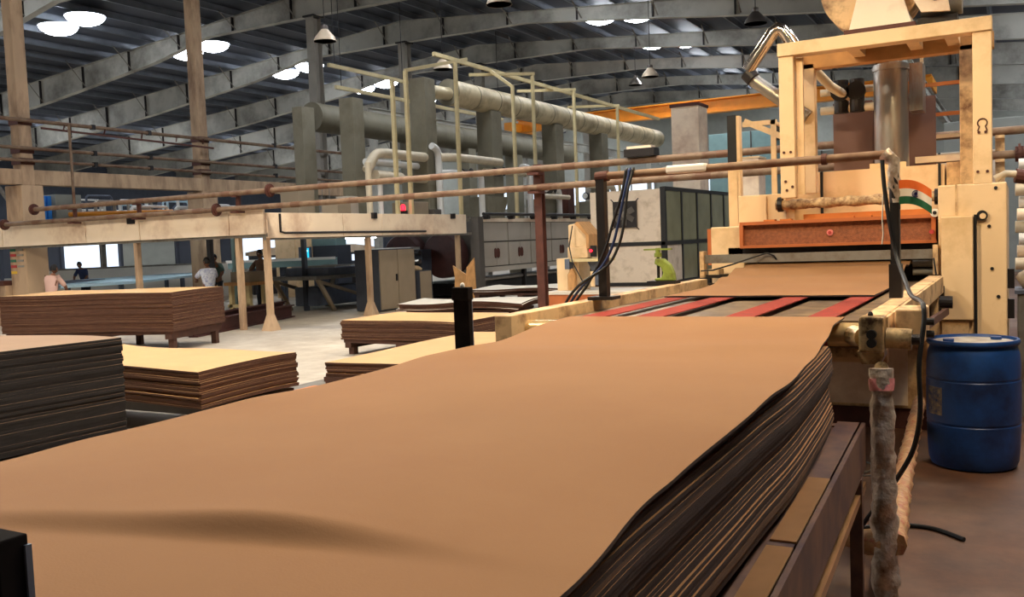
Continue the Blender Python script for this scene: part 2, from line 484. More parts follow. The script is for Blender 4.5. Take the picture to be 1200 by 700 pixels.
# ---- columns: two cast concrete ones, steel ones beyond, on the ridge line
CX = -21.85
def concrete_column(y, label):
    c = thing('column', (CX, y, 0), label, None, kind='structure')
    MB().box(CX - 0.17, CX + 0.17, y - 0.17, y + 0.17, 3.5, 9.82).build('shaft', 'concrete_warm', c, bevel=0.02)
    MB().box(CX - 0.36, CX + 0.3, y - 0.3, y + 0.3, 0, 3.5).build('pier', 'concrete_warm', c, bevel=0.02)
    for z in (5.08, 4.38, 4.1):
        MB().box(CX - 0.19, CX + 0.19, y - 0.19, y + 0.19, z - 0.08, z + 0.08).build('clamp_band', 'rust_dark', c)
    return c
col_a = concrete_column(14.35, 'concrete column carrying painted colour labels beside the canopy')
col_b = concrete_column(20.1, 'concrete column standing behind the canopy, plain shaft without labels')
# colour key painted on the pier of the first column
for k, (m_, zz) in enumerate([('sign_green', 1.90), ('sign_red', 1.77), ('sign_green', 1.63), ('sign_red', 1.49), ('sign_yellow', 1.34)]):
    MB().box(CX - 0.32, CX - 0.10, 14.035, 14.05, zz - 0.035, zz + 0.035).build('label_strip', m_, col_a)
    if k < 4:
        MB().box(CX - 0.04, CX + 0.20, 14.035, 14.05, zz - 0.025, zz + 0.025).build('label_strip', 'concrete_grey', col_a)
for y in (25.6, 31.1, 37.0, 43.0, 49.0):
    c = thing('column', (CX, y, 0), 'grey steel I-section roof column under a rafter', None, kind='structure')
    c['group'] = 'steel roof columns'
    MB().ibeam((CX, y, 0), (CX, y, 9.8), 0.34, 0.42, 0.03, 0.03, up=(0, 1, 0)).build('shaft', 'concrete_grey', c)
    MB().box(CX - 0.25, CX + 0.25, y - 0.28, y + 0.28, 9.78, 9.84).build('cap_plate', 'dark_steel', c)
structure(MB().box(CX - 0.16, CX + 0.16, 4, 27, 3.52, 3.90).build('beam', 'concrete_warm', bevel=0.015), 'long pale concrete tie beam joining the two concrete columns')

# ---- round roof lights in pairs, one pair per bay
rl = None
for xa in (-44.5, -30.0, -14.0, 1.0):
    for k in range(-3, 8):
        y = 21.4 + 5.78 * k
        for x in (xa, xa + 1.5):
            if rl is None:
                z = roof_z(x) - 0.35
                rl = thing('roof_light', (x, y, z), 'round glowing white roof light set between purlins', 'roof light', 'round roof lights in pairs under the roof')
                MB().lathe([(0.02, -0.06), (0.26, -0.04), (0.46, 0.03), (0.60, 0.13), (0.65, 0.24), (0.02, 0.25)], (x, y, z), 24).build('diffuser', 'lamp_glow', rl, smooth=True)
                MB().lathe([(0.65, 0.24), (0.69, 0.24), (0.69, 0.29), (0.08, 0.32)], (x, y, z), 24).build('rim', 'purlin_steel', rl)
                MB().cyl((x, y, z + 0.30), (x, y, z + 0.56), 0.06, 10).build('stem', 'purlin_steel', rl)
                base = (x, y, z)
            else:
                copy_tree(rl, (x - base[0], y - base[1], roof_z(x) - (0.35 if x < -20 else 0.2) - base[2]))

# ---- pendant high-bay lamps (bell shades)
def pendant(x, y, z, label, lit=False, shade='lamp_shade', s=1.0):
    p = thing('pendant_lamp', (x, y, z), label, 'lamp', 'bell shaped pendant lamps')
    MB().lathe([(0.30 * s, 0), (0.285 * s, 0.03 * s), (0.26 * s, 0.10 * s), (0.16 * s, 0.22 * s), (0.09 * s, 0.30 * s), (0.085 * s, 0.32 * s),
                (0.075 * s, 0.31 * s), (0.15 * s, 0.21 * s), (0.25 * s, 0.09 * s), (0.275 * s, 0.03 * s), (0.29 * s, 0)], (x, y, z), 24).build('shade', shade, p, smooth=True)
    MB().lathe([(0.03 * s, 0.40 * s), (0.085 * s, 0.40 * s), (0.095 * s, 0.36 * s), (0.09 * s, 0.29 * s), (0.05 * s, 0.29 * s)][::-1], (x, y, z), 16).build('housing', 'shade_dark', p, smooth=True)
    MB().lathe([(0.01, 0.06 * s), (0.06 * s, 0.08 * s), (0.08 * s, 0.15 * s), (0.05 * s, 0.26 * s), (0.03 * s, 0.30 * s)], (x, y, z), 12).build('bulb', 'bulb_glow' if lit else 'white_paint', p, smooth=True)
    MB().cyl((x, y, z + 0.39 * s), (x, y, roof_z(x) + 0.2), 0.012, 6).build('suspension_rod', 'dark_steel', p)
    return p
pendant(-15.6, 18.7, 6.95, 'cream bell lamp hanging in front of a steel column')
pendant(-10.3, 18.45, 7.0, 'cream bell lamp hanging clear of the ducts near the ridge')
pendant(-10.9, 29.8, 6.98, 'cream bell lamp hanging on a long rod beyond the big duct')
pendant(-14.2, 37.0, 8.0, 'small bell lamp with a bluish shade far down the hall', shade='steel')
pendant(-15.4, 23.9, 6.95, 'cream bell lamp half hidden behind the yellow pipe frame')
pendant(-5.9, 24.0, 6.95, 'dusty bell lamp hanging above the chrome pipe elbow', shade='shade_dark')
# unseen pendants added for fill: warm over the finishing line, paler over the aisles
def added_pendant(x, y, z, watts, colour, label, group):
    p = pendant(x, y, z, label, lit=True)
    p['group'] = group
    ld = bpy.data.lights.new('lamp_light', 'SPOT'); ld.energy = watts; ld.color = colour; ld.shadow_soft_size = 0.22
    ld.spot_size = math.radians(165); ld.spot_blend = 0.4
    lo = bpy.data.objects.new('lamp_light', ld); COL.objects.link(lo); lo.parent = p; lo.location = (0, 0, -0.02)
for x, y, z in ((0.5, 5.0, 4.6), (-2.3, 5.4, 5.0), (1.6, 11.5, 5.6)):
    added_pendant(x, y, z, WARM_FILL, (1.0, 0.74, 0.40), 'added warm bell lamp out of view above the finishing line', 'added warm pendants over the finishing line')
for x, y in ((-19.0, 5.0), (-14.0, 5.0), (-9.0, 5.0), (-4.5, 3.0), (-9.8, 12.3), (-5.2, 12.3)):
    added_pendant(x, y, 6.5, AISLE_FILL, (1.0, 0.88, 0.70), 'added pale bell lamp out of view above the board stacks in the aisle', 'added pale pendants over the aisle')

# ================================================================== MAIN STACK OF BOARDS ON ITS TROLLEY
SA = math.radians(2.6)
SM = Matrix.Translation((-1.385, 2.3, 0)) @ Matrix.Rotation(SA, 4, 'Z')
TOPZ = 1.2
def smooth(a, b, t):
    t = max(0.0, min(1.0, (t - a) / (b - a))); return t * t * (3 - 2 * t)

def catmull(P, m=6):
    P = [Vector(p) for p in P]; Q = [P[0]] + P + [P[-1]]; out = []
    for k in range(1, len(Q) - 2):
        a, b, c, d = Q[k - 1], Q[k], Q[k + 1], Q[k + 2]
        for i in range(m):
            t = i / m
            out.append(0.5 * ((2 * b) + (c - a) * t + (2 * a - 5 * b + 4 * c - d) * t * t + (3 * b - a - 3 * c + d) * t ** 3))
    return out + [P[-1]]

def wave_edge(x, y, amp, ph):
    e = max(0.0, abs(x) / 0.76) ** 4
    return amp * e * (math.sin(2.3 * y + ph) * 0.7 + math.sin(5.1 * y + 1.7 * ph) * 0.3)

# edges of hand-laid sheets are never quite straight
EDGE = ((-1.8, 0.06), (-1.25, 0.045), (-0.75, 0.002), (-0.6, 0.006), (-0.1, 0.028), (0.25, 0.016), (1.05, -0.034), (1.6, -0.045), (2.1, -0.048), (2.6, -0.02))
def edge_dx(x, y):
    for (ya, da), (yb, db) in zip(EDGE, EDGE[1:]):
        if ya <= y <= yb:
            t = (y - ya) / (yb - ya)
            return (da + (db - da) * t * t * (3 - 2 * t)) * max(0.0, x / 0.775) ** 2
    return 0.0
def edge_dz(x, y):
    lf = max(0.0, -x / 0.765) ** 3
    return -lf * (0.018 * smooth(-0.2, 0.2, y) * (1 - smooth(0.9, 1.3, y)) + 0.012 * smooth(-0.7, -1.0, y))

PH = 0.95
def stack_z(x, y):
    return wave_edge(x, y, 0.010, PH) + edge_dz(x, y)
def main_sheet(jx, jy, t):
    def fn(x, y):
        X = x + jx + 0.03 * math.sin(1.5 * y) + 0.006 * math.sin(1.6 * y + PH) + 0.3 * edge_dx(x, y); Y = y + jy
        return (X, Y, stack_z(X, Y))
    mb = MB().slab(fn, -0.76, 0.76, -1.70, 1.66, 16, 40, t)
    me = bpy.data.meshes.new('board')
    me.from_pydata([tuple(p) for p in mb.v], [], mb.f)
    me.materials.append(MATS['board_top']); me.materials.append(MATS['board_edge'])
    me.polygons.foreach_set('material_index', mb.mi)
    return me
NB = 34
zb = 0.826
STACK_TOP = 1.1813
pitch = (STACK_TOP - zb) / NB
for i in range(NB):
    me = main_sheet(random.uniform(-0.003, 0.003) + 0.010 * math.sin(i * 0.30), random.uniform(-0.012, 0.012), pitch * 0.985)
    if random.random() < 0.2: me.materials[1] = MATS['board_edge_pale']
    o = bpy.data.objects.new('board', me)
    COL.objects.link(o)
    o.matrix_world = SM @ Matrix.Translation((0, 0, zb + pitch * (i + 1)))
    tag(o, 'brown board within the big wavy-edged stack beside the roller conveyor', 'board', 'boards in the big stack')

def top_fn(x, y):
    # free end rests on the stack, far end still on the conveyor nose
    z = TOPZ
    z += wave_edge(x, y, 0.012, 1.1) * (1 - smooth(1.4, 2.2, y))
    z += 0.010 * math.sin(3.2 * y + 1.3 * x) * (1 - smooth(1.2, 2.0, y))
    z += 0.012 * math.exp(-((y - 1.2 - 0.4 * x) / 0.22) ** 2)
    # buckle close to the free end: a ridge that rolls over towards the free end
    yc = -1.30 + 0.10 * x + 0.05 * math.sin(3.1 * x)
    amp = 0.036 * math.exp(-((x - 0.26) / 0.26) ** 2) + 0.016 * math.exp(-((x + 0.16) / 0.22) ** 2)
    t = (y - yc)
    z += amp * math.exp(-max(0, t) / 0.50) * smooth(-0.045, 0.025, t) - 0.0
    z += 0.0098 * smooth(1.5, 2.2, y)
    xx = x + 0.03 * math.sin(1.5 * y) - 0.02 * smooth(1.6, 2.6, y)
    xx += edge_dx(x, y); z += edge_dz(x, y)
    return (xx, y, z)
mb = MB().slab(top_fn, -0.765, 0.775, -1.74, 2.58, 60, 300, 0.008)
mb.xf(SM)
tag(mb.build('board', ['board_top', 'board_edge'], smooth=True), 'topmost brown board with a buckled ridge, still half on the conveyor', 'board', 'boards in the big stack')

# trolley (lift table) under the stack
tr = thing('lift_trolley', SM @ Vector((0, 0, 0)), 'brown steel lift trolley carrying the big wavy board stack', 'trolley')
for s in (-1, 1):
    mb = MB().box(s * 0.805 - 0.05, s * 0.805 + 0.05, -1.74, 1.92, 0.788, 0.80).xf(SM)
    fl = mb.build('flange', 'trolley_steel', tr)
    for (a, b) in ((-1.5, -0.75), (-0.70, 0.15), (0.2, 0.9)):
        MB().box(s * 0.815 - 0.035, s * 0.815 + 0.037, a, b, 0.80, 0.806).xf(SM).build('wear_plate', 'trolley_plate', fl)
    MB().box(s * 0.86 - 0.012, s * 0.86 + 0.012, -1.74, 1.92, 0.60, 0.80).xf(SM).build('side_web', 'trolley_steel', tr)
    MB().box(s * 0.84 - 0.03, s * 0.84 + 0.03, -1.74, 1.92, 0.50, 0.535).xf(SM).build('lower_rail', 'trolley_plate', tr)
    for yy in (-1.6, 0.1, 1.72):
        MB().box(s * 0.85 - 0.025, s * 0.85 + 0.025, yy - 0.03, yy + 0.03, 0.0, 0.60).xf(SM).build('leg', 'trolley_steel', tr)
MB().box(-0.79, 0.79, -1.70, 1.86, 0.74, 0.785).xf(SM).build('deck', 'rust_dark', tr)
for yy in (-1.71, 1.92):
    MB().box(-0.86, 0.86, yy - 0.03, yy + 0.03, 0.62, 0.785).xf(SM).build('end_web', 'trolley_steel', tr)
mb = MB().bar((-0.5, -1.4, 0.12), (-0.5, 1.4, 0.70), 0.05, 0.09).bar((0.5, -1.4, 0.12), (0.5, 1.4, 0.70), 0.05, 0.09).xf(SM); mb.build('scissor_arm', 'steel_grey', tr)
mb = MB().bar((-0.42, -1.4, 0.70), (-0.42, 1.4, 0.12), 0.05, 0.09).bar((0.42, -1.4, 0.70), (0.42, 1.4, 0.12), 0.05, 0.09).xf(SM); mb.build('scissor_arm', 'steel_grey', tr)
MB().box(-0.7, 0.7, -1.6, 1.6, 0.0, 0.14).xf(SM).build('base_frame', 'cabinet_dark', tr)

# dark guide plates that keep the stack square
def guide(x0, x1, y0, y1, z1, label, z0=0.0):
    g = thing('guide_plate', ((x0 + x1) / 2, (y0 + y1) / 2, z0), label, 'guide plate')
    MB().box(x0, x1, y0, y1, z0, z1).build('plate', 'black_matte', g, bevel=0.002)
    MB().box(x1 - 0.004, x1 + 0.003, y1 - 0.005, y1 + 0.001, z0, z1 - 0.01).build('worn_edge', 'grey_blue', g)
    return g
guide(-0.955, -0.794, 0.47, 0.50, 1.42, 'black guide plate with a scuffed edge at the free end of the stack')
g = guide(-2.305, -2.222, 3.58, 3.61, 1.455, 'dark guide post wrapped at the top beside the stack side', 0.8065)
MB().box(-2.309, -2.218, 3.572, 3.618, 1.40, 1.46).build('wrapping', 'black_matte', g, bevel=0.004)
MB().lathe([(0.004, 0), (0.010, 0.006), (0.012, 0.015), (0.008, 0.026), (0.003, 0.03)], (-2.26, 3.595, 1.452), 10).build('end_cap', 'white_paint', g, smooth=True)

# ================================================================== ROLLER / BELT CONVEYOR
cv = thing('belt_conveyor', (-1.6, 6.4, 0), 'cream belt conveyor with red belts feeding boards out of the sander', 'conveyor')
CR, CL = -0.66, -2.56
MB().prism([(CR, 1.10), (CR + 0.11, 1.10), (CR + 0.11, 1.235), (CR + 0.095, 1.235), (CR + 0.095, 1.24), (CR, 1.24)], 'y', 4.66, 8.28).build('side_rail', 'cream_dirty', cv, bevel=0.006)
MB().prism([(CL - 0.11, 1.08), (CL, 1.08), (CL, 1.235), (CL - 0.11, 1.235)], 'y', 4.58, 8.38).build('side_rail', 'cream_dirty', cv, bevel=0.006)
MB().box(CL, CR, 4.86, 8.5, 1.135, 1.16).build('deck_plate', 'deck_plate', cv)
for a, b in ((-2.10, -1.965), (-1.755, -1.45), (-1.245, -1.005)):
    MB().box(a, b, 4.95, 8.4, 1.16, 1.178).build('slide_bar', 'deck_plate', cv)
MB().box(-0.83, -0.665, 4.95, 8.4, 1.16, 1.186).build('slide_bar', 'deck_plate', cv)
MB().cyl((CL, 4.80, 1.13), (CR, 4.80, 1.13), 0.062, 24).build('nose_roller', 'nose_metal', cv, smooth=True)
MB().box(-0.98, -0.66, 4.78, 4.9, 1.02, 1.065).build('roller_scraper', 'bare_metal', cv)
MB().cyl((CL, 8.42, 1.13), (CR, 8.42, 1.13), 0.062, 24).build('nose_roller', 'chrome', cv, smooth=True)
for a, b in ((-2.275, -2.125), (-1.94, -1.78), (-1.425, -1.268), (-0.985, -0.845)):
    pts = []
    for k in range(13):
        t = PI / 2 + PI * k / 12
        pts.append((4.80 + 0.072 * math.cos(t), 1.13 + 0.072 * math.sin(t)))
    outer = [(8.42, 1.202)] + pts + [(8.42, 1.058)]
    inner = [(y + (0.004 if y < 4.8 else 0), z - (0.006 if z > 1.13 else -0.006)) for y, z in outer]
    poly = outer + inner[::-1]
    mb = MB()
    for k in range(len(outer) - 1):
        mb.prism([outer[k], outer[k + 1], inner[k + 1], inner[k]], 'x', a, b)
    mb.build('belt', 'red_belt', cv)
# bearing block and fittings at the nose, free side
bb = MB().box(-0.665, -0.555, 4.53, 4.66, 1.075, 1.245).build('bearing_block', 'bare_metal', cv, bevel=0.012)
for z in (1.125, 1.165):
    MB().cyl((-0.605, 4.50, z), (-0.605, 4.54, z), 0.022, 14).build('bolt_ring', 'black_paint', bb)
MB().prism([(-0.655, 1.02), (-0.575, 1.02), (-0.555, 1.06), (-0.555, 1.08), (-0.675, 1.08), (-0.675, 1.06)], 'y', 4.55, 4.66).build('bearing_foot', 'bare_metal', bb)
MB().cyl((-0.72, 4.74, 1.135), (-0.66, 4.66, 1.135), 0.05, 14).build('coupling', 'bare_metal', cv)
MB().cyl((-0.55, 4.60, 1.14), (-0.44, 4.60, 1.135), 0.05, 16).build('shaft_hub', 'bare_metal', cv, smooth=True)
MB().cyl((-0.44, 4.60, 1.135), (-0.405, 4.60, 1.135), 0.025, 12).build('shaft_end', 'dark_steel', cv)
MB().lathe([(0.004, 0.02), (0.008, 0.018), (0.012, 0.01), (0.012, 0)][::-1], (-0.62, 4.60, 1.245), 10).build('grease_cap', 'dark_steel', cv)
mt = MB().box(-0.525, -0.395, 4.72, 4.98, 1.11, 1.265).build('motor_box', 'cream_dirty', cv, bevel=0.008)
for z in (1.14, 1.20):
    MB().cyl((-0.395, 4.80, z), (-0.36, 4.80, z), 0.018, 10).build('cable_gland', 'black_paint', mt)
for y, z in ((5.3, 1.16), (5.5, 1.08), (7.9, 1.05)):
    MB().cyl((-0.55, y, z), (-0.46, y, z), 0.05, 14).build('drive_wheel', 'dark_steel', cv)
MB().bar((-0.50, 4.9, 1.10), (-0.50, 7.9, 0.98), 0.03, 0.05).build('tension_rod', 'rust_dark', cv)
# legs of the conveyor
for x, y in ((-2.62, 5.2), (-2.62, 8.1), (-0.60, 7.9)):
    MB().box(x - 0.04, x + 0.04, y - 0.04, y + 0.04, 0, 1.1).build('leg', 'cream_dirty', cv)
# leg wrapped in foil
def rough_tube(pts, radii, n, seed, amp):
    rnd = random.Random(seed); mb = MB()
    P = []; R = []
    for k in range(len(pts) - 1):
        a = Vector(pts[k]); b = Vector(pts[k + 1]); m = max(2, int((b - a).length / 0.03))
        for i in range(m):
            t = i / m
            P.append(a.lerp(b, t)); R.append(radii[k] * (1 - t) + radii[k + 1] * t)
    P.append(Vector(pts[-1])); R.append(radii[-1])
    mb.tube(P, R, n)
    for i in range(len(mb.v)):
        k = i // n
        c = P[min(k, len(P) - 1)]
        d = mb.v[i] - c
        mb.v[i] = c + d * (1 + rnd.uniform(-amp, amp) + 0.10 * math.sin(k * 0.8 + (i % n) * 0.9))
    return mb
lg = rough_tube([(-0.535, 4.32, 0.0), (-0.535, 4.32, 0.35), (-0.54, 4.33, 0.7), (-0.545, 4.36, 1.03)], [0.052, 0.055, 0.050, 0.046], 14, 3, 0.16).build('leg', 'foil', cv, smooth=True, flat_angle=60)
lg['label'] = 'leg wrapped in crumpled foil'
MB().cyl((-0.555, 4.45, 1.02), (-0.548, 4.38, 1.03), 0.03, 10).build('leg_bracket', 'bare_metal', cv)
rough_tube([(-0.543, 4.35, 0.93), (-0.546, 4.358, 0.985)], [0.0515, 0.0495], 14, 9, 0.05).build('tape_band', 'pink_tape', lg, smooth=True)
rough_tube([(-0.535, 4.32, 0.24), (-0.70, 4.36, 0.24), (-0.92, 4.42, 0.24)], [0.055, 0.052, 0.05], 10, 5, 0.12).build('cross_brace', 'tape_wrap', cv, smooth=True, flat_angle=60)
rough_tube([(-0.50, 4.32, 0.24), (-0.585, 5.6, 0.25), (-0.70, 7.85, 0.27)], [0.055, 0.05, 0.045], 8, 6, 0.1).build('stretcher', 'tape_wrap', cv, smooth=True, flat_angle=60)
MB().box(CL - 0.05, CR + 0.05, 7.86, 7.94, 0.9, 1.1).build('cross_member', 'cream_dirty', cv)
MB().box(CL - 0.05, CR + 0.05, 5.1, 5.18, 0.95, 1.1).build('cross_member', 'cream_dirty', cv)

# board coming out of the sander, lying on the belts
def out_fn(x, y):
    e = 0.004 * smooth(6.9, 6.35, y) * (0.4 + 0.6 * math.sin(6 * x + 1) ** 2)
    return (x, y, 1.2118 + e + 0.016 * math.sin(13.0 * (y - 6.3)) * smooth(7.4, 8.0, y) + 0.125 * smooth(7.3, 8.75, y))
mb = MB().slab(out_fn, -2.29, -0.84, 6.42, 9.2, 20, 40, 0.010)
tag(mb.build('board', ['board_top', 'board_edge'], smooth=True), 'brown board coming out of the sander onto the red belts', 'board')

# ---- pipe portal across the conveyor, with hanging cables
pt = thing('pipe_portal', (-1.59, 5.82, 1.235), 'rusty pipe portal standing on both conveyor rails, wrapped at one elbow', 'pipe frame')
MB().box(-2.535, -2.475, 5.79, 5.85, 1.255, 2.07).build('post', 'dark_steel', pt)
MB().box(-2.60, -2.42, 5.74, 5.90, 1.236, 1.258).build('foot_plate', 'dark_steel', pt)
MB().box(-0.665, -0.615, 5.79, 5.85, 1.241, 1.80).build('post', 'black_paint', pt)
MB().box(-0.675, -0.605, 5.78, 5.86, 1.241, 1.44).build('post_sleeve', 'dark_steel', pt)
MB().tube([(-0.64, 5.82, 1.76), (-0.645, 5.82, 2.0)], 0.03, 12).build('post_head', 'dark_steel', pt)
rough_tube([(-0.64, 5.82, 1.80), (-0.645, 5.82, 2.04), (-0.70, 5.82, 2.09)], [0.030, 0.036, 0.042], 12, 11, 0.12).build('foil_wrap', 'foil', pt, smooth=True, flat_angle=60)
MB().cyl((-2.50, 5.82, 2.08), (-0.68, 5.82, 2.085), 0.026, 14).build('crossbar', 'rust_pipe', pt, smooth=True)
MB().cyl((-2.54, 5.82, 2.075), (-2.45, 5.82, 2.08), 0.036, 14).build('elbow', 'rust_dark', pt)
MB().cyl((-1.05, 5.82, 2.083), (-1.02, 5.82, 2.083), 0.034, 14).build('coupling', 'rust_dark', pt)
MB().box(-2.03, -1.76, 5.775, 5.865, 2.06, 2.115).build('tape_wrap', 'white_paint', pt, bevel=0.015)
for k, m_ in enumerate(('rubber', 'blue_cable', 'rubber')):
    mb = MB().tube(catmull([(-2.31 + 0.024 * k, 5.82, 2.116), (-2.31 + 0.024 * k, 5.79, 2.105), (-2.312 + 0.024 * k, 5.782, 2.075), (-2.335 + 0.024 * k, 5.768 - 0.012 * k, 1.95), (-2.405 + 0.05 * k, 5.760 - 0.022 * k, 1.75), (-2.455 + 0.055 * k, 5.755 - 0.026 * k, 1.60), (-2.52 + 0.045 * k, 5.75 - 0.026 * k, 1.47), (-2.60 - 0.02 * k, 5.745 - 0.026 * k, 1.34), (-2.70 - 0.025 * k, 5.735 - 0.026 * k, 1.20), (-2.71 - 0.03 * k, 5.725 - 0.026 * k, 1.05)]), 0.010, 8)
    tag(mb.build('cable', m_, smooth=True), ['black cable hanging from the portal bar, the slack outer one', 'dark blue cable hanging from the portal bar', 'black cable hanging from the portal bar, the tight inner one'][k], 'cable')
mb = MB().tube(catmull([(-0.70, 5.76, 2.05), (-0.69, 5.75, 1.9), (-0.665, 5.745, 1.7), (-0.63, 5.74, 1.5), (-0.57, 5.6, 1.36), (-0.50, 5.2, 1.30), (-0.44, 4.99, 1.287), (-0.415, 4.85, 1.282), (-0.40, 4.72, 1.282), (-0.395, 4.69, 1.22), (-0.405, 4.67, 1.12), (-0.415, 4.64, 1.0), (-0.41, 4.62, 0.8), (-0.44, 4.64, 0.62), (-0.51, 4.67, 0.47), (-0.64, 4.85, 0.25), (-0.76, 5.04, 0.06), (-0.82, 5.15, 0.016), (-0.79, 5.22, 0.013), (-0.69, 5.30, 0.013), (-0.56, 5.37, 0.013), (-0.41, 5.36, 0.013), (-0.26, 5.23, 0.013)]), 0.012, 8)
tag(mb.build('cable', 'rubber', smooth=True), 'long black cable running from the wrapped portal post down to the floor', 'cable')
# little loop of wire on the floor
pts = [(-1.12 + 0.13 * math.cos(a) + 0.016 * a, 6.58 + 0.2 * math.sin(a), 0.007) for a in [k * 0.4 for k in range(34)]]
tag(MB().tube(pts, 0.006, 6).build('wire_coil', 'steel_grey', smooth=True), 'loose coil of thin wire on the floor under the conveyor', 'wire')

# ---- flag taped to the portal post
fl = thing('flag', (-0.60, 5.80, 1.70), 'small saffron white and green flag taped to the portal post', 'flag')
def flag_strip(z0, z1, m_, nm):
    mb = MB()
    def fn(s, t):
        x = -0.615 + 0.175 * s
        return (x, 5.80 + 0.03 * math.sin(4.2 * s), t + 0.010 * math.sin(3.0 * s + 0.4) - 0.06 * s * s)
    nx = 16
    vs = []; fs = []
    for dy in (0, 0.002):
        for i in range(nx + 1):
            for zz in (z0, z1):
                p = fn(i / nx, zz); vs.append((p[0], p[1] + dy, p[2]))
    K = 2 * (nx + 1)
    for i in range(nx):
        a = 2 * i
        fs.append((a, a + 2, a + 3, a + 1)); fs.append((K + a + 1, K + a + 3, K + a + 2, K + a))
        fs.append((a, K + a, K + a + 2, a + 2)); fs.append((a + 1, a + 3, K + a + 3, K + a + 1))
    fs.append((0, 1, K + 1, K)); fs.append((2 * nx, K + 2 * nx, K + 2 * nx + 1, 2 * nx + 1))
    return mb.add(vs, fs).build(nm, m_, fl)
flag_strip(1.875, 1.925, 'saffron', 'saffron_band')
wb = flag_strip(1.83, 1.875, 'flag_white', 'white_band')
flag_strip(1.785, 1.83, 'flag_green', 'green_band')
wx, wy, wz = -0.528, 5.826, 1.846
mb = MB()
ring = [(wx + 0.019 * math.cos(a), wy - 0.004, wz + 0.019 * math.sin(a)) for a in [2 * PI * k / 20 for k in range(21)]]
mb.tube(ring, 0.0022, 6)
for k in range(12):
    a = PI * k / 12
    mb.bar((wx - 0.018 * math.cos(a), wy - 0.004, wz - 0.018 * math.sin(a)), (wx + 0.018 * math.cos(a), wy - 0.004, wz + 0.018 * math.sin(a)), 0.0016, 0.0016)
mb.build('wheel_emblem', 'navy', wb)
MB().tube([(-0.668, 5.772, 1.90), (-0.70, 5.768, 1.84), (-0.705, 5.768, 1.70), (-0.70, 5.768, 1.62), (-0.708, 5.768, 1.56)], 0.005, 6).build('tape_tail', 'flag_white', pt)

# ================================================================== WIDE BELT SANDER WITH ITS GANTRY
sd = thing('belt_sander', (-1.4, 9.2, 0), 'large cream wide belt sander with gantry frame over the conveyor', 'machine')
# right housing with door
hs = MB().box(-0.60, -0.09, 8.5, 9.9, 0.02, 1.985).build('side_housing', 'cream', sd, bevel=0.012)
MB().box(-0.575, -0.335, 8.42, 8.5, 0.86, 1.72).build('door', 'cream', hs, bevel=0.008)
MB().box(-0.33, -0.31, 8.455, 8.5, 0.66, 1.73).build('door_gap', 'black_paint', hs)
MB().box(-0.575, -0.37, 8.45, 8.5, 0.62, 0.85).build('kick_panel', 'cream_dirty', hs)
MB().cyl((-0.27, 8.47, 1.72), (-0.27, 8.5, 1.72), 0.042, 20).build('gauge', 'black_paint', hs)
MB().cyl((-0.265, 8.46, 1.715), (-0.265, 8.475, 1.715), 0.024, 16).build('gauge_face', 'cream', hs)
for x, z in ((-0.17, 1.94), (-0.22, 1.63), (-0.20, 1.28), (-0.155, 1.05)):
    MB().cyl((x, 8.49, z), (x, 8.51, z), 0.014, 12).build('bolt', 'black_paint', hs)
MB().box(-0.47, -0.455, 8.494, 8.51, 1.73, 1.985).build('seam', 'cream_dirty', hs)
for z in (0.95, 1.2):
    MB().box(-0.09, -0.04, 8.6, 8.7, z - 0.09, z + 0.07).build('side_handle', 'dark_steel', hs)
# left boxes
MB().box(-2.62, -2.30, 8.72, 9.5, 0.02, 1.715).build('side_housing', 'cream', sd, bevel=0.012)
MB().box(-2.66, -2.62, 8.74, 9.4, 1.35, 1.70).build('housing_flank', 'orange_paint', sd)
MB().box(-2.40, -1.94, 8.92, 9.7, 1.65, 2.01).build('drive_box', 'cream', sd, bevel=0.008)
MB().box(-2.13, -2.12, 8.90, 8.94, 1.72, 1.99).build('drive_box_seam', 'cream_dirty', sd)
# upper body plates
ub = MB().box(-1.95, -0.60, 9.3, 10.3, 1.3, 2.21).build('upper_body', 'cream', sd)
for x in (-1.68, -0.64):
    MB().box(x - 0.012, x + 0.012, 9.28, 9.3, 1.76, 2.21).build('panel_joint', 'black_paint', ub)
MB().box(-0.58, -0.36, 9.25, 9.9, 1.98, 2.22).build('upper_side_plate', 'cream_dirty', sd)
# orange dust hood
hd = MB().box(-2.30, -0.63, 8.66, 9.3, 1.51, 1.745).build('dust_hood', 'orange_mesh', sd)
MB().box(-2.31, -0.62, 8.61, 8.67, 1.72, 1.75).build('hood_frame', 'orange_paint', hd)
MB().box(-2.31, -0.62, 8.61, 8.67, 1.505, 1.53).build('hood_frame', 'orange_paint', hd)
for x in (-2.30, -0.65):
    MB().box(x - 0.012, x + 0.022, 8.61, 8.67, 1.53, 1.72).build('hood_frame', 'orange_paint', hd)
MB().box(-1.75, -0.68, 8.75, 9.2, 1.745, 1.80).build('hood_lid', 'orange_wood', hd)
for x in (-2.05, -1.9, -1.35, -1.2):
    MB().box(x - 0.05, x + 0.05, 8.68, 8.78, 1.75, 1.765).build('latch', 'orange_wood', hd)
em = MB().cyl((-1.50, 8.645, 1.625), (-1.50, 8.66, 1.625), 0.028, 20).build('emblem', 'pink_paint', hd)
MB().cyl((-1.50, 8.635, 1.625), (-1.50, 8.65, 1.625), 0.014, 16).build('emblem_centre', 'sign_red', em)
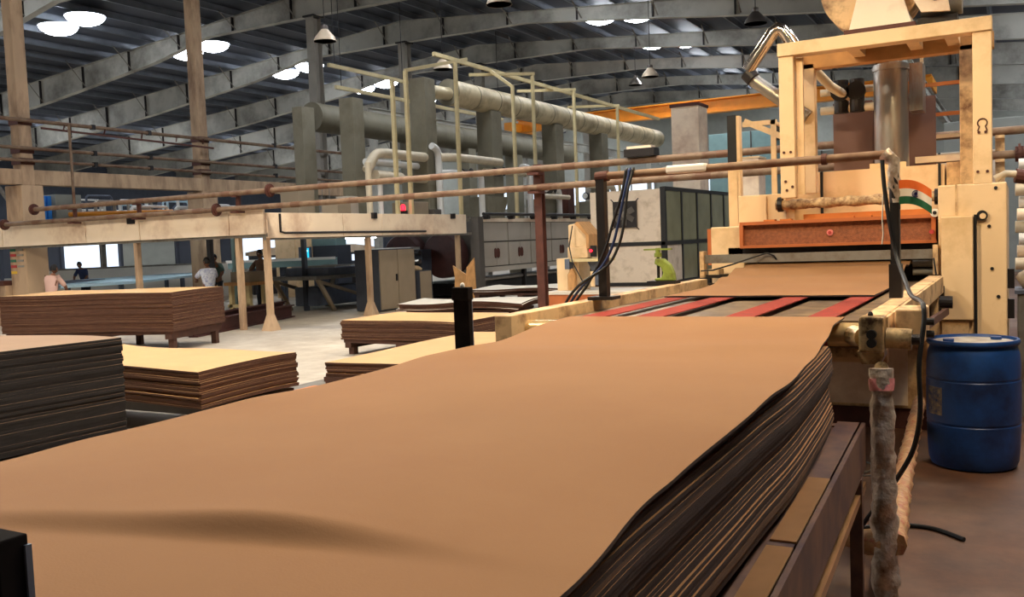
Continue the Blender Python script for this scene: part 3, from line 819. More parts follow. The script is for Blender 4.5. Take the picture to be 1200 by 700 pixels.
# exit slot and grey bar
MB().box(-2.45, -0.62, 8.72, 9.3, 1.42, 1.51).box(-2.45, -0.62, 9.22, 9.3, 0.98, 1.42).build('exit_slot', 'dark_steel', sd)
gb = MB().box(-2.63, -0.60, 8.47, 8.52, 1.375, 1.455).build('guard_bar', 'steel_grey', sd)
MB().box(-2.65, -2.61, 8.44, 8.55, 1.24, 1.49).build('bar_bracket', 'cream_dirty', gb)
MB().box(-0.64, -0.60, 8.44, 8.55, 1.24, 1.49).build('bar_bracket', 'cream_dirty', gb)
MB().box(-2.58, -2.42, 8.40, 8.60, 1.24, 1.27).build('clamp_block', 'dark_steel', sd)
MB().box(-2.56, -2.46, 8.42, 8.58, 1.27, 1.32).build('clamp_block', 'cream_dirty', sd)
mb = MB().tube([(-2.62, 8.38, 1.31), (-2.5, 8.36, 1.315), (-2.32, 8.38, 1.365), (-2.12, 8.42, 1.43), (-2.02, 8.445, 1.46), (-1.96, 8.455, 1.435), (-1.94, 8.465, 1.40)], 0.008, 6)
mb.build('signal_wire', 'rubber', sd, smooth=True)
for z, x0, x1 in ((1.33, -0.81, -0.64), (1.26, -0.81, -0.64)):
    MB().cyl((x0, 8.6, z), (x1, 8.6, z), 0.03, 12).build('pinch_roller', 'steel_grey', sd)
# lower cabinet under the conveyor
lc = MB().box(-2.5, -0.62, 8.0, 9.6, 0.17, 0.98).build('base_cabinet', 'cream_dirty', sd, bevel=0.01)
MB().box(-2.5, -0.62, 8.02, 9.6, 0.0, 0.17).build('plinth', 'rust_dark', sd)
MB().box(-1.5, -0.80, 7.98, 8.0, 0.20, 0.92).build('cabinet_door', 'panel_cream', lc)
for x, y, z, r in ((-0.62, 8.35, 0.98, 0.06), (-0.60, 8.38, 1.10, 0.05), (-0.66, 8.3, 0.86, 0.04)):
    MB().cyl((x - 0.06, y, z), (x + 0.05, y, z), r, 14).build('drive_coupling', 'dark_steel', sd)
mb = MB().tube([(-0.63, 8.40, 1.38), (-0.61, 8.36, 1.25), (-0.62, 8.34, 1.1), (-0.60, 8.3, 0.95), (-0.61, 8.2, 0.75), (-0.625, 8.1, 0.6), (-0.62, 7.97, 0.45)], 0.008, 6)
mb.build('control_wire', 'rubber', sd, smooth=True)
# wrapped roller in front of the upper body
rl2 = rough_tube([(-1.99, 8.72, 1.895), (-1.3, 8.72, 1.90), (-0.56, 8.72, 1.905)], [0.045, 0.045, 0.045], 12, 21, 0.07).build('wrapped_roller', 'roller_wrap', sd, smooth=True, flat_angle=60)
for x in (-1.95, -0.62):
    MB().cyl((x - 0.02, 8.72, 1.90), (x + 0.02, 8.72, 1.90), 0.07, 14).build('roller_end', 'dark_steel', rl2)
    MB().box(x - 0.03, x + 0.03, 8.72, 9.35, 1.86, 1.94).build('roller_bracket', 'cream_dirty', rl2)
MB().cyl((-0.63, 8.55, 1.76), (-0.63, 8.63, 1.76), 0.035, 16).build('eye_bolt', 'white_paint', sd)
MB().cyl((-0.63, 8.54, 1.76), (-0.63, 8.60, 1.76), 0.016, 12).build('eye_bolt_hole', 'black_paint', sd)
MB().cyl((-0.655, 8.52, 1.60), (-0.655, 8.63, 1.60), 0.018, 12).build('push_button', 'sign_red', sd)
# gantry
gn = MB().box(-0.335, -0.195, 8.5, 8.64, 1.98, 3.22).build('gantry_post', 'cream', sd, bevel=0.006)
for x, z in ((-0.29, 2.40), (-0.24, 2.40), (-0.30, 2.08), (-0.23, 2.08)):
    MB().cyl((x, 8.49, z), (x, 8.505, z), 0.012, 10).build('rust_bolt', 'rust_dark', gn)
pts = [(-0.265 + 0.035 * math.cos(a), 8.497, 2.475 + 0.035 * math.sin(a)) for a in [-0.9 + k * (PI + 1.8) / 14 for k in range(15)]]
MB().tube([(-0.30, 8.497, 2.41)] + pts[::-1] + [(-0.23, 8.497, 2.41)], 0.006, 6).build('horseshoe_mark', 'rust_dark', gn)
gl = MB().box(-1.895, -1.765, 8.5, 8.6, 1.95, 3.22).build('gantry_post', 'cream', sd, bevel=0.006)
MB().box(-1.80, -1.69, 9.06, 9.18, 2.0, 3.22).build('gantry_post', 'cream', sd, bevel=0.006)
for x, z in ((-1.86, 2.36), (-1.80, 2.36), (-1.85, 2.10), (-1.79, 2.05), (-1.84, 2.02)):
    MB().cyl((x, 8.49, z), (x, 8.505, z), 0.012, 10).build('rust_bolt', 'rust_dark', gl)
MB().box(-0.46, -0.34, 9.06, 9.18, 2.0, 3.22).build('gantry_post', 'cream_dirty', sd, bevel=0.006)
MB().box(-1.90, -0.19, 8.48, 8.64, 3.215, 3.33).build('gantry_beam', 'cream', sd, bevel=0.006)
MB().box(-1.88, -0.19, 9.06, 9.20, 3.17, 3.31).build('gantry_beam', 'wood_and_shaded_cream', sd, bevel=0.006)  # wood tone paints the shade on this cream rear beam
for x in (-1.84, -1.28, -0.80, -0.50):
    MB().box(x - 0.05, x + 0.05, 8.62, 9.08, 3.225, 3.30).build('gantry_tie', 'cream', sd)
MB().box(-1.76, -1.70, 8.58, 8.62, 1.98, 3.2).build('gantry_channel', 'cream', sd)
# cabinet column left of gantry: black above cream
MB().box(-2.64, -2.54, 9.45, 9.55, 1.70, 2.34).build('front_column', 'cream', sd)
MB().box(-2.64, -2.545, 9.45, 9.55, 2.34, 2.86).build('front_column_cover', 'black_paint', sd)
MB().box(-2.545, -2.515, 9.45, 9.55, 1.75, 2.85).build('front_column_edge', 'cream', sd)
mb = MB().box(-2.62, -2.26, 9.98, 10.03, 2.79, 2.84).box(-2.32, -2.27, 9.98, 10.03, 2.0, 2.84).bar((-2.60, 10.0, 2.85), (-2.02, 10.0, 2.56), 0.05, 0.06)
mb.build('pipe_bracket', 'cream', sd)
# hopper on top of the gantry
hp = MB().add([(-1.30, 8.55, 3.36), (-0.79, 8.55, 3.36), (-0.79, 9.1, 3.36), (-1.30, 9.1, 3.36), (-1.22, 8.62, 3.72), (-0.90, 8.62, 3.72), (-0.90, 9.0, 3.72), (-1.22, 9.0, 3.72)],
              [(0, 3, 2, 1), (4, 5, 6, 7), (0, 1, 5, 4), (1, 2, 6, 5), (2, 3, 7, 6), (3, 0, 4, 7)]).build('fan_base', 'panel_cream', sd)
MB().box(-1.33, -0.76, 8.5, 9.15, 3.33, 3.37).build('fan_plate', 'rust_dark', sd)
MB().cyl((-1.14, 8.72, 3.78), (-1.14, 9.05, 3.78), 0.42, 40).build('fan_scroll', 'cream_dirty', sd, smooth=True)
MB().prism([(-0.80, 3.60), (-0.72, 3.45), (-0.50, 3.43), (-0.52, 3.56), (-0.55, 3.75), (-0.88, 3.75)], 'y', 8.56, 8.60).build('motor_bracket', 'panel_cream', sd)
MB().cyl((-0.61, 8.545, 3.56), (-0.61, 8.565, 3.56), 0.033, 18).build('bracket_hole', 'black_paint', sd)
MB().box(-0.76, -0.45, 8.66, 9.0, 3.33, 3.42).build('motor_foot', 'dark_steel', sd)
MB().cyl((-0.74, 8.82, 3.56), (-0.42, 8.82, 3.56), 0.12, 20).build('fan_motor', 'steel_grey', sd, smooth=True)
# extraction duct and shields behind the gantry
MB().cyl((-1.075, 9.55, 2.0), (-1.075, 9.55, 3.20), 0.155, 32).build('extraction_duct', 'galvanised', sd, smooth=True)
MB().cyl((-1.075, 9.55, 3.14), (-1.075, 9.55, 3.18), 0.168, 32).build('duct_flange', 'galvanised', sd, smooth=True)
MB().box(-1.25, -0.93, 9.36, 9.38, 2.05, 2.26).build('duct_apron', 'cream', sd)
MB().box(-1.68, -1.30, 9.98, 10.0, 2.0, 2.94).build('shield_plate', 'cardboard_duct', sd)
MB().box(-1.32, -0.72, 10.02, 10.04, 2.0, 2.93).build('shield_plate', 'cardboard_duct', sd)
MB().box(-0.92, -0.80, 9.6, 9.9, 2.75, 3.2).build('duct_box', 'galvanised', sd)
# pipework between gantry and duct
for z, r in ((3.02, 0.035), (2.84, 0.04)):
    MB().cyl((-1.75, 9.7, z), (-1.25, 9.7, z), r, 12).build('steam_pipe', 'insulation', sd, smooth=True)
for x in (-1.55, -1.40):
    MB().cyl((x, 9.68, 3.12), (x, 9.68, 2.80), 0.07, 14).build('valve_body', 'dark_steel', sd)
    MB().cyl((x, 9.60, 3.0), (x, 9.64, 3.0), 0.09, 16).build('valve_wheel', 'black_paint', sd)
MB().tube([(-1.75, 9.3, 3.22), (-1.62, 9.5, 3.05), (-1.48, 9.68, 2.95)], 0.045, 12).build('steam_pipe', 'insulation', sd, smooth=True)
# chrome dust elbow left of the gantry
MB().tube([(-1.84, 9.0, 3.36), (-1.90, 9.0, 3.47), (-1.955, 9.0, 3.55), (-2.0, 9.0, 3.575), (-2.05, 9.0, 3.545), (-2.30, 9.0, 3.215)], 0.062, 16).build('dust_pipe', 'chrome', sd, smooth=True)
MB().tube([(-2.285, 9.05, 3.20), (-2.24, 9.05, 3.11), (-1.98, 9.05, 2.90), (-1.75, 9.05, 2.72)], 0.065, 16).build('dust_pipe', 'steel', sd, smooth=True)
MB().cyl((-2.31, 9.02, 3.20), (-2.25, 9.02, 3.13), 0.074, 16).build('pipe_clamp', 'dark_steel', sd)
# ladder rungs right of the duct
ld = MB().bar((-0.80, 10.2, 2.2), (-0.86, 10.2, 3.35), 0.03, 0.05).build('ladder_rail', 'cream', sd)
for z in (2.32, 2.52, 2.74, 3.04):
    MB().box(-0.84, -0.36, 10.18, 10.22, z, z + 0.035).build('ladder_rung', 'orange_wood' if z > 2.6 else 'cream', ld)
MB().box(-0.90, -0.40, 9.9, 10.0, 2.27, 2.33).build('cross_plank', 'panel_cream', sd)
# hose end on the housing top
MB().tube([(-0.18, 8.7, 2.02), (-0.10, 8.7, 2.06), (-0.02, 8.72, 2.05)], 0.03, 10).build('hose', 'insulation', sd, smooth=True)
MB().cyl((-0.03, 8.72, 2.04), (0.07, 8.74, 2.02), 0.06, 12).build('hose_coupling', 'rust_dark', sd)

# red digit display on the bracket behind the gantry
dp = thing('counter_display', (-2.30, 10.4, 2.86), 'black counter display showing a red digit eight behind the gantry', 'display')
MB().box(-2.38, -2.22, 10.38, 10.46, 2.66, 2.82).build('case', 'black_paint', dp)
mb = MB(); cx_, cz_ = -2.255, 2.74; w_, h_ = 0.04, 0.05
for (a, b) in (((-1, 2), (1, 2)), ((-1, 0), (1, 0)), ((-1, -2), (1, -2)), ((-1, 0), (-1, 2)), ((1, 0), (1, 2)), ((-1, -2), (-1, 0)), ((1, -2), (1, 0))):
    mb.bar((cx_ + a[0] * w_ / 2, 10.375, cz_ + a[1] * h_ / 2), (cx_ + b[0] * w_ / 2, 10.375, cz_ + b[1] * h_ / 2), 0.01, 0.01)
mb.build('digit', 'red_led', dp)
MB().box(-2.31, -2.28, 10.03, 10.40, 2.80, 2.83).build('arm', 'cream', dp)

# green screw clamp on the far conveyor rail
gv = thing('screw_clamp', (-2.72, 7.64, 1.22), 'green painted screw clamp with a hand wheel on the conveyor rail', 'clamp')
MB().box(-2.86, -2.60, 7.58, 7.72, 1.236, 1.262).build('foot', 'dark_steel', gv)
MB().prism([(-2.80, 1.262), (-2.62, 1.262), (-2.63, 1.33), (-2.66, 1.40), (-2.72, 1.455), (-2.79, 1.46), (-2.80, 1.41), (-2.745, 1.385), (-2.72, 1.33), (-2.74, 1.29), (-2.80, 1.285)], 'y', 7.61, 7.69).build('yoke', 'valve_green', gv, bevel=0.01)
MB().cyl((-2.775, 7.65, 1.262), (-2.775, 7.65, 1.54), 0.014, 10).build('spindle', 'dark_steel', gv)
MB().cyl((-2.775, 7.65, 1.47), (-2.775, 7.65, 1.505), 0.034, 10).build('nut', 'valve_green', gv)
mb = MB().box(-2.90, -2.65, 7.63, 7.67, 1.53, 1.545); mb.cyl((-2.775, 7.65, 1.50), (-2.775, 7.65, 1.55), 0.022, 10)
mb.build('handle', 'valve_green', gv)

# ================================================================== BLUE DRUM
dx, dy = -0.285, 6.98
dr = thing('drum', (dx, dy, 0), 'blue plastic drum with a dusty lid beside the sander', 'drum')
prof = [(0.245, 0.0), (0.265, 0.012), (0.28, 0.05), (0.288, 0.15), (0.293, 0.30), (0.289, 0.305), (0.289, 0.315), (0.293, 0.32), (0.295, 0.45), (0.294, 0.60), (0.290, 0.605), (0.290, 0.615), (0.293, 0.62),
        (0.291, 0.72), (0.283, 0.79), (0.268, 0.83), (0.262, 0.845)]
MB().lathe(prof, (dx, dy, 0), 56).build('body', 'drum_blue', dr, smooth=True, flat_angle=25)
MB().lathe([(0.255, 0.84), (0.282, 0.84), (0.289, 0.85), (0.289, 0.865), (0.284, 0.875), (0.268, 0.875), (0.264, 0.86), (0.255, 0.852)], (dx, dy, 0), 56).build('rim', 'drum_blue', dr, smooth=True)
MB().lathe([(0.01, 0.846), (0.262, 0.846), (0.262, 0.856), (0.01, 0.862)], (dx, dy, 0), 48).build('lid', 'drum_top', dr, smooth=True)
for a in (0.6, 3.7):
    MB().cyl((dx + 0.17 * math.cos(a), dy + 0.17 * math.sin(a), 0.85), (dx + 0.17 * math.cos(a), dy + 0.17 * math.sin(a), 0.878), 0.035, 16).build('bung', 'drum_blue', dr)
mb = MB()
N = 8
vs = []; fs = []
for i in range(N + 1):
    a = math.radians(205 + 28 * i / N)
    for z in (0.37, 0.56):
        for r in (0.2935, 0.2965):
            vs.append((dx + r * math.cos(a), dy + r * math.sin(a), z))
for i in range(N):
    o = 4 * i
    fs += [(o + 1, o + 3, o + 7, o + 5), (o, o + 4, o + 6, o + 2), (o + 2, o + 6, o + 7, o + 3), (o, o + 1, o + 5, o + 4)]
mb.add(vs, fs).build('worn_label', 'label_worn', dr)

# ================================================================== RIGHT BACKGROUND: rolls, bag, grey bin
for k in range(9):
    z = 1.12 + 0.155 * k
    mb = MB().cyl((-0.05 + 0.02 * (k % 3), 13.2 + 0.12 * (k % 2), z), (1.6, 13.25 + 0.12 * (k % 2), z), 0.077, 18)
    o = mb.build('lagged_pipe', ['insulation', 'panel_cream', 'white_lagging'][k % 3], smooth=True)
    tag(o, ['tan lagged pipe in the tall pipe bank behind the drum', 'pinkish lagged pipe in the tall pipe bank behind the drum', 'white lagged pipe in the tall pipe bank behind the drum'][k % 3], 'pipe', 'lagged pipes behind the drum')
pr = thing('pipe_rack', (0.75, 13.3, 0), 'steel rack holding the bank of lagged pipes', 'rack')
for x in (0.25, 1.3):
    MB().box(x - 0.04, x + 0.04, 13.46, 13.54, 0, 2.6).build('post', 'steel_grey', pr)
MB().box(0.2, 1.35, 13.1, 13.54, 0.95, 1.043).build('shelf', 'steel_grey', pr)
bn = thing('scrap_bin', (0.18, 8.6, 0), 'grey sheet metal bin with a crumpled bag on its rim', 'bin')
MB().box(-0.02, 0.5, 8.8, 9.3, 0.0, 1.05).build('body', 'steel_grey', bn, bevel=0.01)
MB().box(-0.04, 0.52, 8.78, 9.32, 1.05, 1.08).build('rim', 'grey_blue', bn)
mb = rough_tube([(0.0, 9.05, 1.12), (0.1, 9.05, 1.175), (0.3, 9.0, 1.19), (0.48, 9.0, 1.12)], [0.06, 0.11, 0.12, 0.05], 12, 31, 0.18)
tag(mb.build('bag', 'plastic_bag', smooth=True, flat_angle=80), 'crumpled beige bag lying on the grey bin', 'bag')

# ================================================================== OTHER BOARD STACKS
def board_stack(name, c, yaw, lx, ly, z0, z1, n, top, edge, label, top_label, group, jitter=0.015, droop=0.0, wavy=0.006, droop_x=0.0):
    M = Matrix.Translation((c[0], c[1], 0)) @ Matrix.Rotation(yaw, 4, 'Z')
    t = (z1 - z0) / n
    def mesh(ph, topm, jx, jy, ja):
        def fn(u, v):
            x, y = u + jx - ja * v, v + jy + ja * u          # the outline shifts, the height field belongs to the stack
            z = wavy * (math.sin(2.1 * y + ph) * abs(2 * x / lx) ** 3 + math.sin(2.7 * x + ph) * abs(2 * y / ly) ** 3)
            z += droop * smooth(0.05 * ly, -0.5 * ly, y) * -1 + droop_x * smooth(0.0, -0.5 * lx, x)
            return (x, y, z)
        mb = MB().slab(fn, -lx / 2, lx / 2, -ly / 2, ly / 2, 16, 20, t * 0.985)
        me = bpy.data.meshes.new(name)
        me.from_pydata([tuple(p) for p in mb.v], [], mb.f)
        me.materials.append(MATS[topm]); me.materials.append(MATS[edge])
        me.polygons.foreach_set('material_index', mb.mi)
        me.polygons.foreach_set('use_smooth', [True] * len(me.polygons)); me.set_sharp_from_angle(angle=math.radians(40))
        return me
    z0 += 0.9 * wavy + 0.004
    t = (z1 - z0) / n
    for i in range(n):
        o = bpy.data.objects.new(name, mesh(0.4, top, random.uniform(-jitter, jitter), random.uniform(-jitter, jitter), random.uniform(-0.006, 0.006))); COL.objects.link(o)
        o.matrix_world = M @ Matrix.Translation((0, 0, z0 + t * (i + 1)))
        tag(o, top_label if i == n - 1 else label, 'board', group)
    return M

def pallet(M, lx, ly, z, label, m_='pallet_wood', name='pallet'):
    p = thing(name, M @ Vector((0, 0, 0)), label, 'pallet')
    MB().box(-lx / 2, lx / 2, -ly / 2, ly / 2, z - 0.05, z).xf(M).build('deck', m_, p)
    for x in (-lx / 2 + 0.08, 0, lx / 2 - 0.08):
        MB().box(x - 0.06, x + 0.06, -ly / 2, ly / 2, z - 0.13, z - 0.05).xf(M).build('bearer', m_, p)
        for y in (-ly / 2 + 0.12, ly / 2 - 0.12):
            MB().box(x - 0.05, x + 0.05, y - 0.05, y + 0.05, 0, z - 0.13).xf(M).build('foot', m_, p)
    return p

# dark tall stack next to the aisle (visible flank along the line direction)
M = board_stack('board', (-6.90, 3.02), 0, 1.7, 3.3, 0.30, 1.04, 36, 'dark_board_top', 'dark_board_edge',
    'near-black edged board within the tall dark stack across the aisle', 'top board of the tall dark stack, grey brown face', 'boards in the tall dark stack', 0.005, wavy=0.008)
p = pallet(M, 1.86, 3.5, 0.30, 'dark brown low pallet under the tall dark stack', 'pallet_wood')
for y in (-0.35, 0.45):
    MB().box(0.931, 0.937, y - 0.09, y + 0.09, 0.265, 0.295).xf(M).build('chalk_mark', 'white_paint', p)
# tan stack behind it, bent over at one end
M = board_stack('board', (-7.72, 6.12), 0, 3.1, 1.22, 0.32, 0.66, 20, 'brown_board_top', 'brown_board_edge',
    'tan board within the low bent stack behind the dark stack', 'top board of the low bent tan stack, pale face', 'boards in the low bent tan stack', 0.012, wavy=0.010, droop_x=0.045)
tp = thing('stack_trolley', (-7.72, 6.12, 0), 'dark steel trolley with an orange beam under the bent tan stack', 'trolley')
MB().box(-9.3, -6.2, 5.6, 6.7, 0.24, 0.315).build('frame', 'dark_steel', tp)
for x in (-9.1, -7.6, -6.35):
    for y in (5.66, 6.6):
        MB().box(x - 0.04, x + 0.04, y - 0.04, y + 0.04, 0, 0.24).build('leg', 'dark_steel', tp)
MB().box(-6.20, -6.12, 5.75, 7.0, 0.20, 0.29).build('side_beam', 'orange_wood', tp)
# long chestnut stack by the canopy
ya = math.radians(15.5)
cA = Vector((-12.22, 10.62, 0)); ux = Vector((math.cos(ya), math.sin(ya), 0)); uy = Vector((-math.sin(ya), math.cos(ya), 0))
cc = cA - ux * 1.85 + uy * 0.78
M = board_stack('board', (cc.x, cc.y), ya, 3.40, 1.62, 0.36, 1.03, 32, 'brown_board_top', 'brown_board_edge',
    'chestnut board within the long high stack in front of the canopy', 'top board of the long high chestnut stack, pale yellow face', 'boards in the long high chestnut stack', 0.008, wavy=0.005)
pallet(M, 3.3, 1.54, 0.36, 'dark pallet under the long high chestnut stack')
# small square stack in the aisle
M = board_stack('board', (-7.98, 11.62), math.radians(-4), 2.25, 1.40, 0.24, 0.545, 14, 'brown_board_top', 'brown_board_edge',
    'brown board within the small square stack standing alone in the aisle', 'top board of the small square stack standing alone in the aisle', 'boards in the small square stack', 0.012)
pallet(M, 2.2, 1.36, 0.24, 'thin dark pallet under the small square stack')
# flat low stack beside the big stack
M = board_stack('board', (-5.70, 8.98), 0, 1.46, 3.05, 0.30, 0.462, 8, 'brown_board_top', 'brown_board_edge',
    'pale brown board within the flat low stack beside the conveyor nose', 'top board of the flat low stack beside the conveyor nose, cream face', 'boards in the flat low stack', 0.014)
pallet(M, 1.5, 3.1, 0.30, 'low dark pallet under the flat low stack')
# a couple of loose grey sheets on the floor by it
o = MB().slab(lambda x, y: (x, y, 0.03), -7.6, -6.75, 7.3, 10.9, 4, 4, 0.03).build('sheet', ['steel_grey', 'dark_steel'])
tag(o, 'grey sheet lying flat on the floor beside the flat low stack', 'sheet')

# stacks of white sheets beyond the aisle
M = board_stack('board', (-9.95, 16.1), math.radians(8), 2.7, 1.25, 0.30, 0.46, 6, 'white_sheet', 'brown_board_edge',
    'white faced board within the rough white stack near the drill stand', 'top board of the rough white stack, dusty white face', 'boards in the rough white stack', 0.05, wavy=0.02)
pallet(M, 2.4, 1.1, 0.30, 'dark pallet under the rough white stack')
M = board_stack('board', (-10.0, 19.0), math.radians(2), 2.6, 1.5, 0.46, 0.56, 4, 'white_sheet', 'brown_board_edge',
    'white faced board within the thin white stack in front of the oven', 'top board of the thin white stack in front of the oven', 'boards in the thin white stack', 0.05, wavy=0.02)
pallet(M, 2.4, 1.4, 0.46, 'dark tall pallet under the thin white stack')
tag(MB().prism([(-7.85, 14.2), (-6.5, 14.4), (-6.5, 15.6), (-7.85, 15.5)], 'z', 0.0, 0.36).build('crate_base', 'wood_and_shaded_cream'), 'wooden base block with a pale top beside the drill stand', 'crate')
# folded cardboard pieces by the oven pillar
cb = thing('cardboard_piece', (-12.6, 20.5, 0), 'torn brown cardboard standing upright by the oven pillar', 'cardboard')
MB().prism([(-13.1, 0.0), (-12.6, 0.0), (-12.6, 0.75), (-12.95, 0.95), (-13.1, 1.05), (-13.05, 0.75)], 'y', 20.4, 20.46).build('panel', 'wood_and_shaded_cream', cb)
MB().add([(-12.75, 20.3, 0), (-12.35, 20.3, 0), (-12.35, 20.34, 0), (-12.75, 20.34, 0), (-12.55, 20.2, 1.0), (-12.35, 20.25, 1.25), (-12.35, 20.29, 1.25), (-12.55, 20.24, 1.0)], [(0, 3, 2, 1), (4, 5, 6, 7), (0, 1, 5, 4), (1, 2, 6, 5), (2, 3, 7, 6), (3, 0, 4, 7)]).build('panel', 'wood_and_shaded_cream', cb)

# ================================================================== LONG RAIL PIPES ACROSS THE HALL AND THEIR POSTS
def rail_pipe(z, x0, x1, label, flanges):
    o = MB().cyl((x0, 13.72, z), (x1, 13.72, z), 0.055, 16).build('rail_pipe', 'rust_pipe', smooth=True)
    for x in flanges:
        MB().cyl((x - 0.05, 13.72, z), (x + 0.05, 13.72, z), 0.10, 16).build('flange', 'rust_dark', o)
        MB().cyl((x - 0.015, 13.72, z), (x + 0.015, 13.72, z), 0.135, 16).build('flange_ring', 'rust_dark', o)
    for k in range(9):
        x = x0 + (x1 - x0) * (k + 0.5) / 9
        MB().cyl((x - 0.12, 13.72, z), (x + 0.12, 13.72, z), 0.0575, 16).build('joint_sleeve', 'joint_rust', o, smooth=True)
    return tag(o, label, 'pipe')
rail_pipe(2.84, -20.7, 2.6, 'upper rusty steam pipe crossing the hall above the canopy edge', (-20.6, -13.05, -1.25))
rail_pipe(2.53, -21.9, 2.6, 'lower rusty steam pipe crossing the hall above the canopy edge', (-21.8, -14.55, 0.0))
o = thing('pipe_stand', (-7.1, 13.72, 0), 'dark red steel post carrying both rusty steam pipes', 'post')
MB().ibeam((-7.1, 13.86, 0), (-7.1, 13.86, 2.92), 0.14, 0.14, 0.02, 0.02, up=(0, 1, 0)).build('shaft', 'rust_dark', o)
for z in (2.47, 2.78):
    MB().box(-7.2, -7.0, 13.62, 13.86, z - 0.04, z).build('bracket', 'rust_dark', o)
MB().box(-7.25, -6.95, 13.74, 13.98, 0, 0.02).build('base_plate', 'rust_dark', o)
for x in (-19.2, -17.0, -14.0):
    o = MB().box(x - 0.08, x + 0.08, 13.64, 13.895, 2.44, 2.478).box(x - 0.05, x + 0.05, 13.774, 13.82, 2.478, 2.76).box(x - 0.06, x + 0.06, 13.66, 13.82, 2.76, 2.788).build('pipe_bracket', 'rust_dark')
    tag(o, 'short rusty bracket holding the steam pipes on the canopy edge', 'bracket', 'steam pipe brackets on the canopy')
o = MB().box(-0.28, -0.17, 13.774, 13.88, 0, 2.9).box(-0.28, -0.17, 13.66, 13.78, 2.44, 2.478).box(-0.28, -0.17, 13.66, 13.78, 2.75, 2.788).build('pipe_post', 'cream_dirty'); tag(o, 'cream post carrying the steam pipes behind the drum side housing', 'post')
# cluster of clamps/junction box on the upper pipe
jb = thing('junction_box', (-5.2, 13.6, 2.9), 'small dark junction box strapped on the upper steam pipe', 'box')
MB().box(-5.45, -4.95, 13.60, 13.84, 2.90, 3.02).build('case', 'dark_steel', jb); MB().box(-5.4, -5.0, 13.6, 13.8, 3.02, 3.06).build('lid', 'panel_cream', jb)

# ================================================================== CANOPY WITH CREAM FASCIA PANELS
cp = thing('canopy', (-18, 17, 0), 'cream panelled canopy on thin posts over the press bay', 'canopy')
FY = 13.92
xs = [-25.2, -22.2, -19.0, -17.15, -14.40, -13.42]
for a, b in zip(xs, xs[1:]):
    MB().box(a + 0.012, b - 0.012, FY - 0.03, FY + 0.03, 1.985, 2.50).build('fascia_panel', 'panel_cream', cp, bevel=0.006)
FX = -13.42
ys = [13.95, 16.35, 17.8, 20.0, 21.65]
for a, b in zip(ys, ys[1:]):
    MB().box(FX - 0.03, FX + 0.03, a + 0.012, b - 0.012, 1.90, 2.42).build('fascia_panel', 'panel_cream', cp, bevel=0.006)
MB().box(-25.2, -13.46, 13.98, 22.0, 2.30, 2.38).build('roof_deck', 'steel_grey', cp)
MB().box(-25.2, -13.4, FY + 0.03, FY + 0.10, 1.93, 2.0).build('edge_beam', 'steel_grey', cp)
MB().box(FX - 0.1, FX - 0.03, 13.95, 22.0, 1.86, 1.93).build('edge_beam', 'steel_grey', cp)
for x, y, z1, m_ in ((-17.42, 14.02, 1.96, 'concrete_warm'), (-14.28, 14.02, 1.96, 'concrete_warm'), (-13.50, 14.02, 1.96, 'concrete_warm'), (-13.55, 17.42, 1.9, 'concrete_warm'), (-13.55, 21.4, 1.9, 'concrete_warm'), (-16.4, 15.2, 2.3, 'cabinet_dark'), (-18.0, 17.5, 2.3, 'teal_paint'), (-16.6, 18.6, 2.3, 'cabinet_dark')):
    MB().box(x - 0.055, x + 0.055, y - 0.055, y + 0.055, 0.0, z1).build('post', m_, cp)
    if m_ == 'concrete_warm' and x > -14:
        MB().add([(x - 0.14, y - 0.14, 0), (x + 0.14, y - 0.14, 0), (x + 0.14, y + 0.14, 0), (x - 0.14, y + 0.14, 0), (x - 0.06, y - 0.06, 0.32), (x + 0.06, y - 0.06, 0.32), (x + 0.06, y + 0.06, 0.32), (x - 0.06, y + 0.06, 0.32)],
                 [(0, 3, 2, 1), (4, 5, 6, 7), (0, 1, 5, 4), (1, 2, 6, 5), (2, 3, 7, 6), (3, 0, 4, 7)]).build('post_foot', 'concrete_warm', cp)
MB().tube([(-13.36, 14.3, 2.40), (-13.36, 14.3, 2.03), (-13.36, 14.42, 2.0), (-13.36, 19.6, 1.98)], 0.025, 8).build('conduit', 'dark_steel', cp, smooth=True)
for y in (17.45, 20.9):
    MB().box(-13.40, -13.3, y - 0.06, y + 0.06, 2.30, 2.44).build('strap', 'dark_steel', cp)
for x in (-17.4,):
    MB().box(x - 0.12, x + 0.12, FY - 0.06, FY - 0.03, 2.36, 2.52).build('strap', 'dark_steel', cp)
# tube lights under the canopy
def tube_light(x0, y0, x1, y1, z, label, e=22):
    t = thing('tube_light', ((x0 + x1) / 2, (y0 + y1) / 2, z), label, 'light')
    MB().cyl((x0, y0, z), (x1, y1, z), 0.028, 10).build('tube', 'tube_glow', t, smooth=True)
    MB().bar((x0, y0, z + 0.055), (x1, y1, z + 0.055), 0.08, 0.05).build('batten', 'white_paint', t)
    MB().cyl(((x0 + x1) / 2, (y0 + y1) / 2, z + 0.07), ((x0 + x1) / 2, (y0 + y1) / 2, 2.31), 0.012, 6).build('hanger', 'dark_steel', t)
    return t
tube_light(-15.9, 19.5, -15.9, 20.8, 1.90, 'glowing white tube light over the grey press under the canopy')
for k, (x, y) in enumerate(((-20.2, 16.0), (-22.6, 17.6), (-20.4, 19.4), (-23.6, 20.4))):  # these tubes are added to brighten the bay around the table
    t = tube_light(x, y - 0.6, x, y + 0.6, 2.2, 'added white tube light over the pale sheet table under the canopy')
    t['group'] = 'added tube lights over the sheet table'
